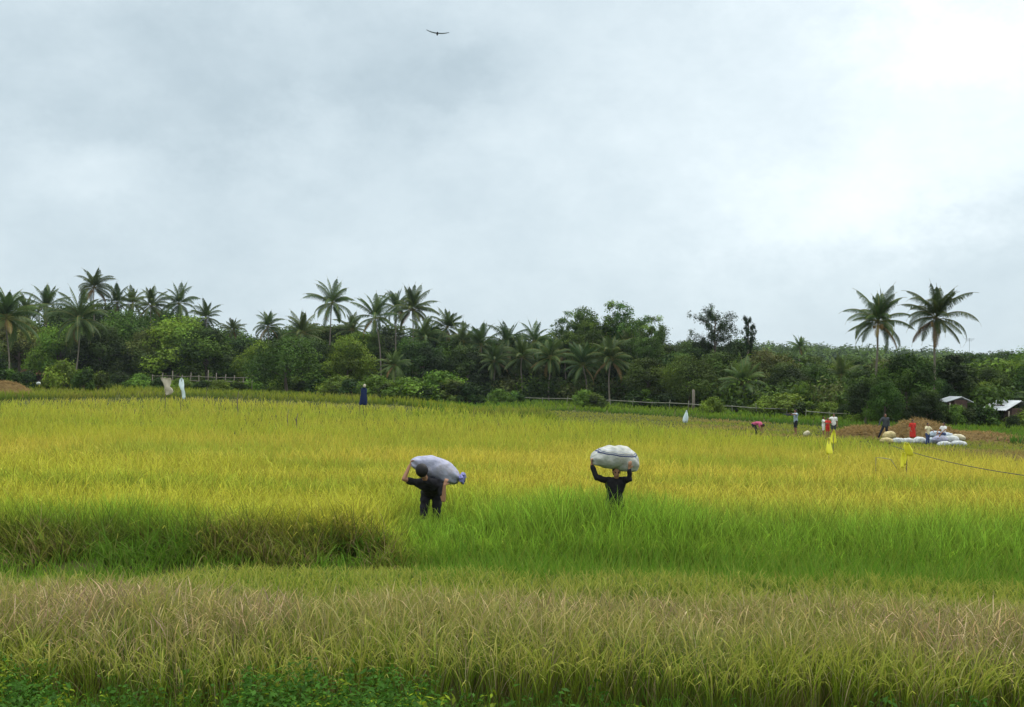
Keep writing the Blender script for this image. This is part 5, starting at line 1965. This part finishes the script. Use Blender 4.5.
def hut(label, px, Y, W_, D_, H_, roofmat, rz, wallmat='brownwall', over=.5, rise=1.0, seed=0):
    g = gp(px, Y)
    t = thing('hut', label, 'hut', g, rz)
    bm = bmesh.new()
    th = .08
    dw, dh = .9, 1.8
    for cx, cy, sx, sy, z0, z1 in ((-W_ / 4 - dw / 4, -D_ / 2, W_ / 2 - dw / 2, th, 0, H_), (W_ / 4 + dw / 4, -D_ / 2, W_ / 2 - dw / 2, th, 0, H_),
                                   (0, -D_ / 2, dw, th, dh, H_), (0, D_ / 2, W_, th, 0, H_), (-W_ / 2 - th / 2, 0, th, D_, 0, H_), (W_ / 2 + th / 2, 0, th, D_, 0, H_)):
        add_box(bm, (sx, sy, z1 - z0), Matrix.Translation((cx, cy, (z0 + z1) / 2)))
    obj_bm('wall', bm, M[wallmat], t)
    for sx in (-1, 1):
        bm = bmesh.new()
        add_tube(bm, [(sx * (W_ / 2 + .35), -D_ / 2 - .7, -.1), (sx * (W_ / 2 + .35), -D_ / 2 - .7, H_ - .25)], [.07, .06], 8)
        obj_bm('post', bm, M['wood'], t, True)
    e = H_ - .2
    sheet('roof', V3(-W_ / 2 - over, -D_ / 2 - .9, e), V3(W_ / 2 + over, -D_ / 2 - .9, e), V3(W_ / 2 + over, .1, e + rise), V3(-W_ / 2 - over, .1, e + rise), M[roofmat], t)
    sheet('roof', V3(W_ / 2 + over, D_ / 2 + .6, e), V3(-W_ / 2 - over, D_ / 2 + .6, e), V3(-W_ / 2 - over, .1, e + rise - .04), V3(W_ / 2 + over, .1, e + rise - .04), M[roofmat], t)
    return t


hut('brown plank hut with a tin roof under the near-black tree', 955, 91, 1.2, 1.3, 2.2, 'tin', R(-72), over=.15, rise=.45)
hut('low shed with a sloping white tin roof at the right edge', 1008, 94, 2.2, 2.2, 1.55, 'tin', R(-62), over=.2, rise=.85)
hut('far low shed with a rusty red roof behind the left clearing', 37, 168, 3.4, 2.6, 1.9, 'rust', R(8), rise=.7)
# picket fence by the right shed
t = thing('picket_fence', 'grey picket fence between the brown hut and the white-roofed shed', 'fence', gp(974, 91.5))
o0 = t.location.copy()
rr = random.Random(3)
for k in range(16):
    p = gp(974 + k * 1.4, 91.5)
    bm = bmesh.new()
    add_box(bm, (.07, .025, 1.15 + rr.uniform(-.12, .12)), Matrix.Translation((0, 0, .5)))
    o = obj_bm('picket', bm, M['wood'], t)
    o.location = p - o0
bm = bmesh.new()
q = gp(995, 91.5) - o0
add_tube(bm, [V3(0, .05, .8), V3(q.x, .05, q.z + .8)], [.03, .03], 6)
obj_bm('rail', bm, M['wood'], t, True)
# thin aerial above the trees
p = pt(969.5, 338, 104)
g = V3(p.x, p.y, float(terr(p.x, p.y)))
h = p.z - g.z
bm = bmesh.new()
add_tube(bm, [(0, 0, 0), (0, 0, h)], [.025, .012], 6)
for k in range(3):
    w_ = .5 - .1 * k
    add_tube(bm, [(-w_, .04 * k, h - .08 - k * .1), (w_, .04 * k, h - .08 - k * .1)], [.012, .012], 4)
o = obj_bm('aerial', bm, M['grey'], None)
o.location = g
tag(o, 'thin television aerial on a pole standing above the dark tree', 'aerial')

# ---- white and grey egrets on the left
M['egret'] = mat_plain('white_feathers', (.78, .78, .74), .7, .05, 10)


def egret(label, px, Y, s_, rz):
    g = gp(px, Y)
    t = thing('egret', label, 'bird', g, rz, 'white birds in the fields at the left')
    caps_mesh('body', [('e', V3(0, 0, .36) * s_, (.16 * s_, .075 * s_, .085 * s_), Matrix.Rotation(R(-25), 3, 'Y')), (V3(.10, 0, .42) * s_, V3(.15, 0, .55) * s_, .035 * s_, .02 * s_),
                       (V3(.15, 0, .55) * s_, V3(.12, 0, .68) * s_, .02 * s_, .018 * s_), ('e', V3(.15, 0, .71) * s_, (.05 * s_, .026 * s_, .026 * s_), None),
                       (V3(-.1, 0, .30) * s_, V3(-.24, 0, .22) * s_, .05 * s_, .015 * s_)], .014 * s_, M['egret'], t, 1)
    bm = bmesh.new()
    add_tube(bm, [V3(.19, 0, .71) * s_, V3(.28, 0, .69) * s_], [.010 * s_, .003], 5)
    obj_bm('bill', bm, M['yellow'], t)
    for sy in (-1, 1):
        bm = bmesh.new()
        add_tube(bm, [V3(0, .03 * sy, .32) * s_, V3(-.03, .03 * sy, .16) * s_, V3(0, .03 * sy, 0) * s_], [.012 * s_] * 3, 5)
        obj_bm('leg', bm, M['grey'], t)
    return t


# white bag on the stubble edge at left, and two pale stakes
V, F = sack_geo(.34, .22, .24, 61, nu=24, nv=18)
o = mesh_np('white_bag', V, F, SM['w'], smooth_=True)
p = pt(38.5, 383.3, 90)
o.location = p
g = V3(p.x, p.y, float(terr(p.x, p.y)))
o.location = (p.x, p.y, max(p.z, g.z + .75))
bm = bmesh.new()
tag(o, 'small white bag lying on the crop beside the far left straw heap', 'bag')
egret('white long-necked bird standing at the edge of the left clearing', 62, 150, 1.5, R(90))

# ---- dragonfly-like bird in the sky
M['wingc'] = mat_plain('grey_wing', (.16, .19, .21), .7, .2, 20)


def bird():
    c = pt(437.3, 33.5, 22)
    t = thing('flying_bird', 'small dark bird with long thin wings high in the empty sky', 'bird', c, R(8))
    s_ = 22 / FPX
    caps_mesh('body', [('e', V3(0, 0, -.005), (.020, .045, .028), Matrix.Rotation(R(-30), 3, 'X')), ('e', V3(.006, .03, .028), (.016, .02, .016), None),
                       (V3(0, -.02, -.02), V3(-.01, -.09, -.055), .016, .009)], .005, M['black'], t, 1)
    for sg, tip in ((-1, V3(-11 * s_, .02, 3.4 * s_)), (1, V3(12 * s_, .02, 2.2 * s_))):
        bm = bmesh.new()
        a = V3(.012 * sg, .01, .01)
        n = 9
        top, bot = [], []
        for i in range(n):
            f = i / (n - 1)
            p = a.lerp(tip, f) - V3(0, 0, .012 * math.sin(f * math.pi))
            ch = .019 * (1 - f ** 2.5) + .005
            top.append((bm.verts.new(p + V3(0, ch, .005)), bm.verts.new(p + V3(0, -ch, .005))))
            bot.append((bm.verts.new(p + V3(0, ch, -.005)), bm.verts.new(p + V3(0, -ch, -.005))))
        for i in range(n - 1):
            for rws in (top, bot):
                bm.faces.new((rws[i][0], rws[i + 1][0], rws[i + 1][1], rws[i][1]))
            bm.faces.new((top[i][0], bot[i][0], bot[i + 1][0], top[i + 1][0]))
            bm.faces.new((top[i][1], top[i + 1][1], bot[i + 1][1], bot[i][1]))
        obj_bm('wing', bm, M['wingc'], t)


bird()

# ------------------------------------------------------------------ damp air
bm = bmesh.new()
add_box(bm, (3600, 1900, 62), Matrix.Translation((0, 850, 29.8)))
hz_ = bpy.data.materials.new('damp_air')
hz_.use_nodes = True
hz_.node_tree.nodes.clear()
pv = hz_.node_tree.nodes.new('ShaderNodeVolumePrincipled')
pv.inputs['Color'].default_value = (.80, .90, 1, 1)
pv.inputs['Density'].default_value = .00010
ho = hz_.node_tree.nodes.new('ShaderNodeOutputMaterial')
hz_.node_tree.links.new(pv.outputs[0], ho.inputs['Volume'])
tag(obj_bm('haze', bm, hz_), 'thin damp haze over the fields and the far hill', 'haze', kind='stuff')
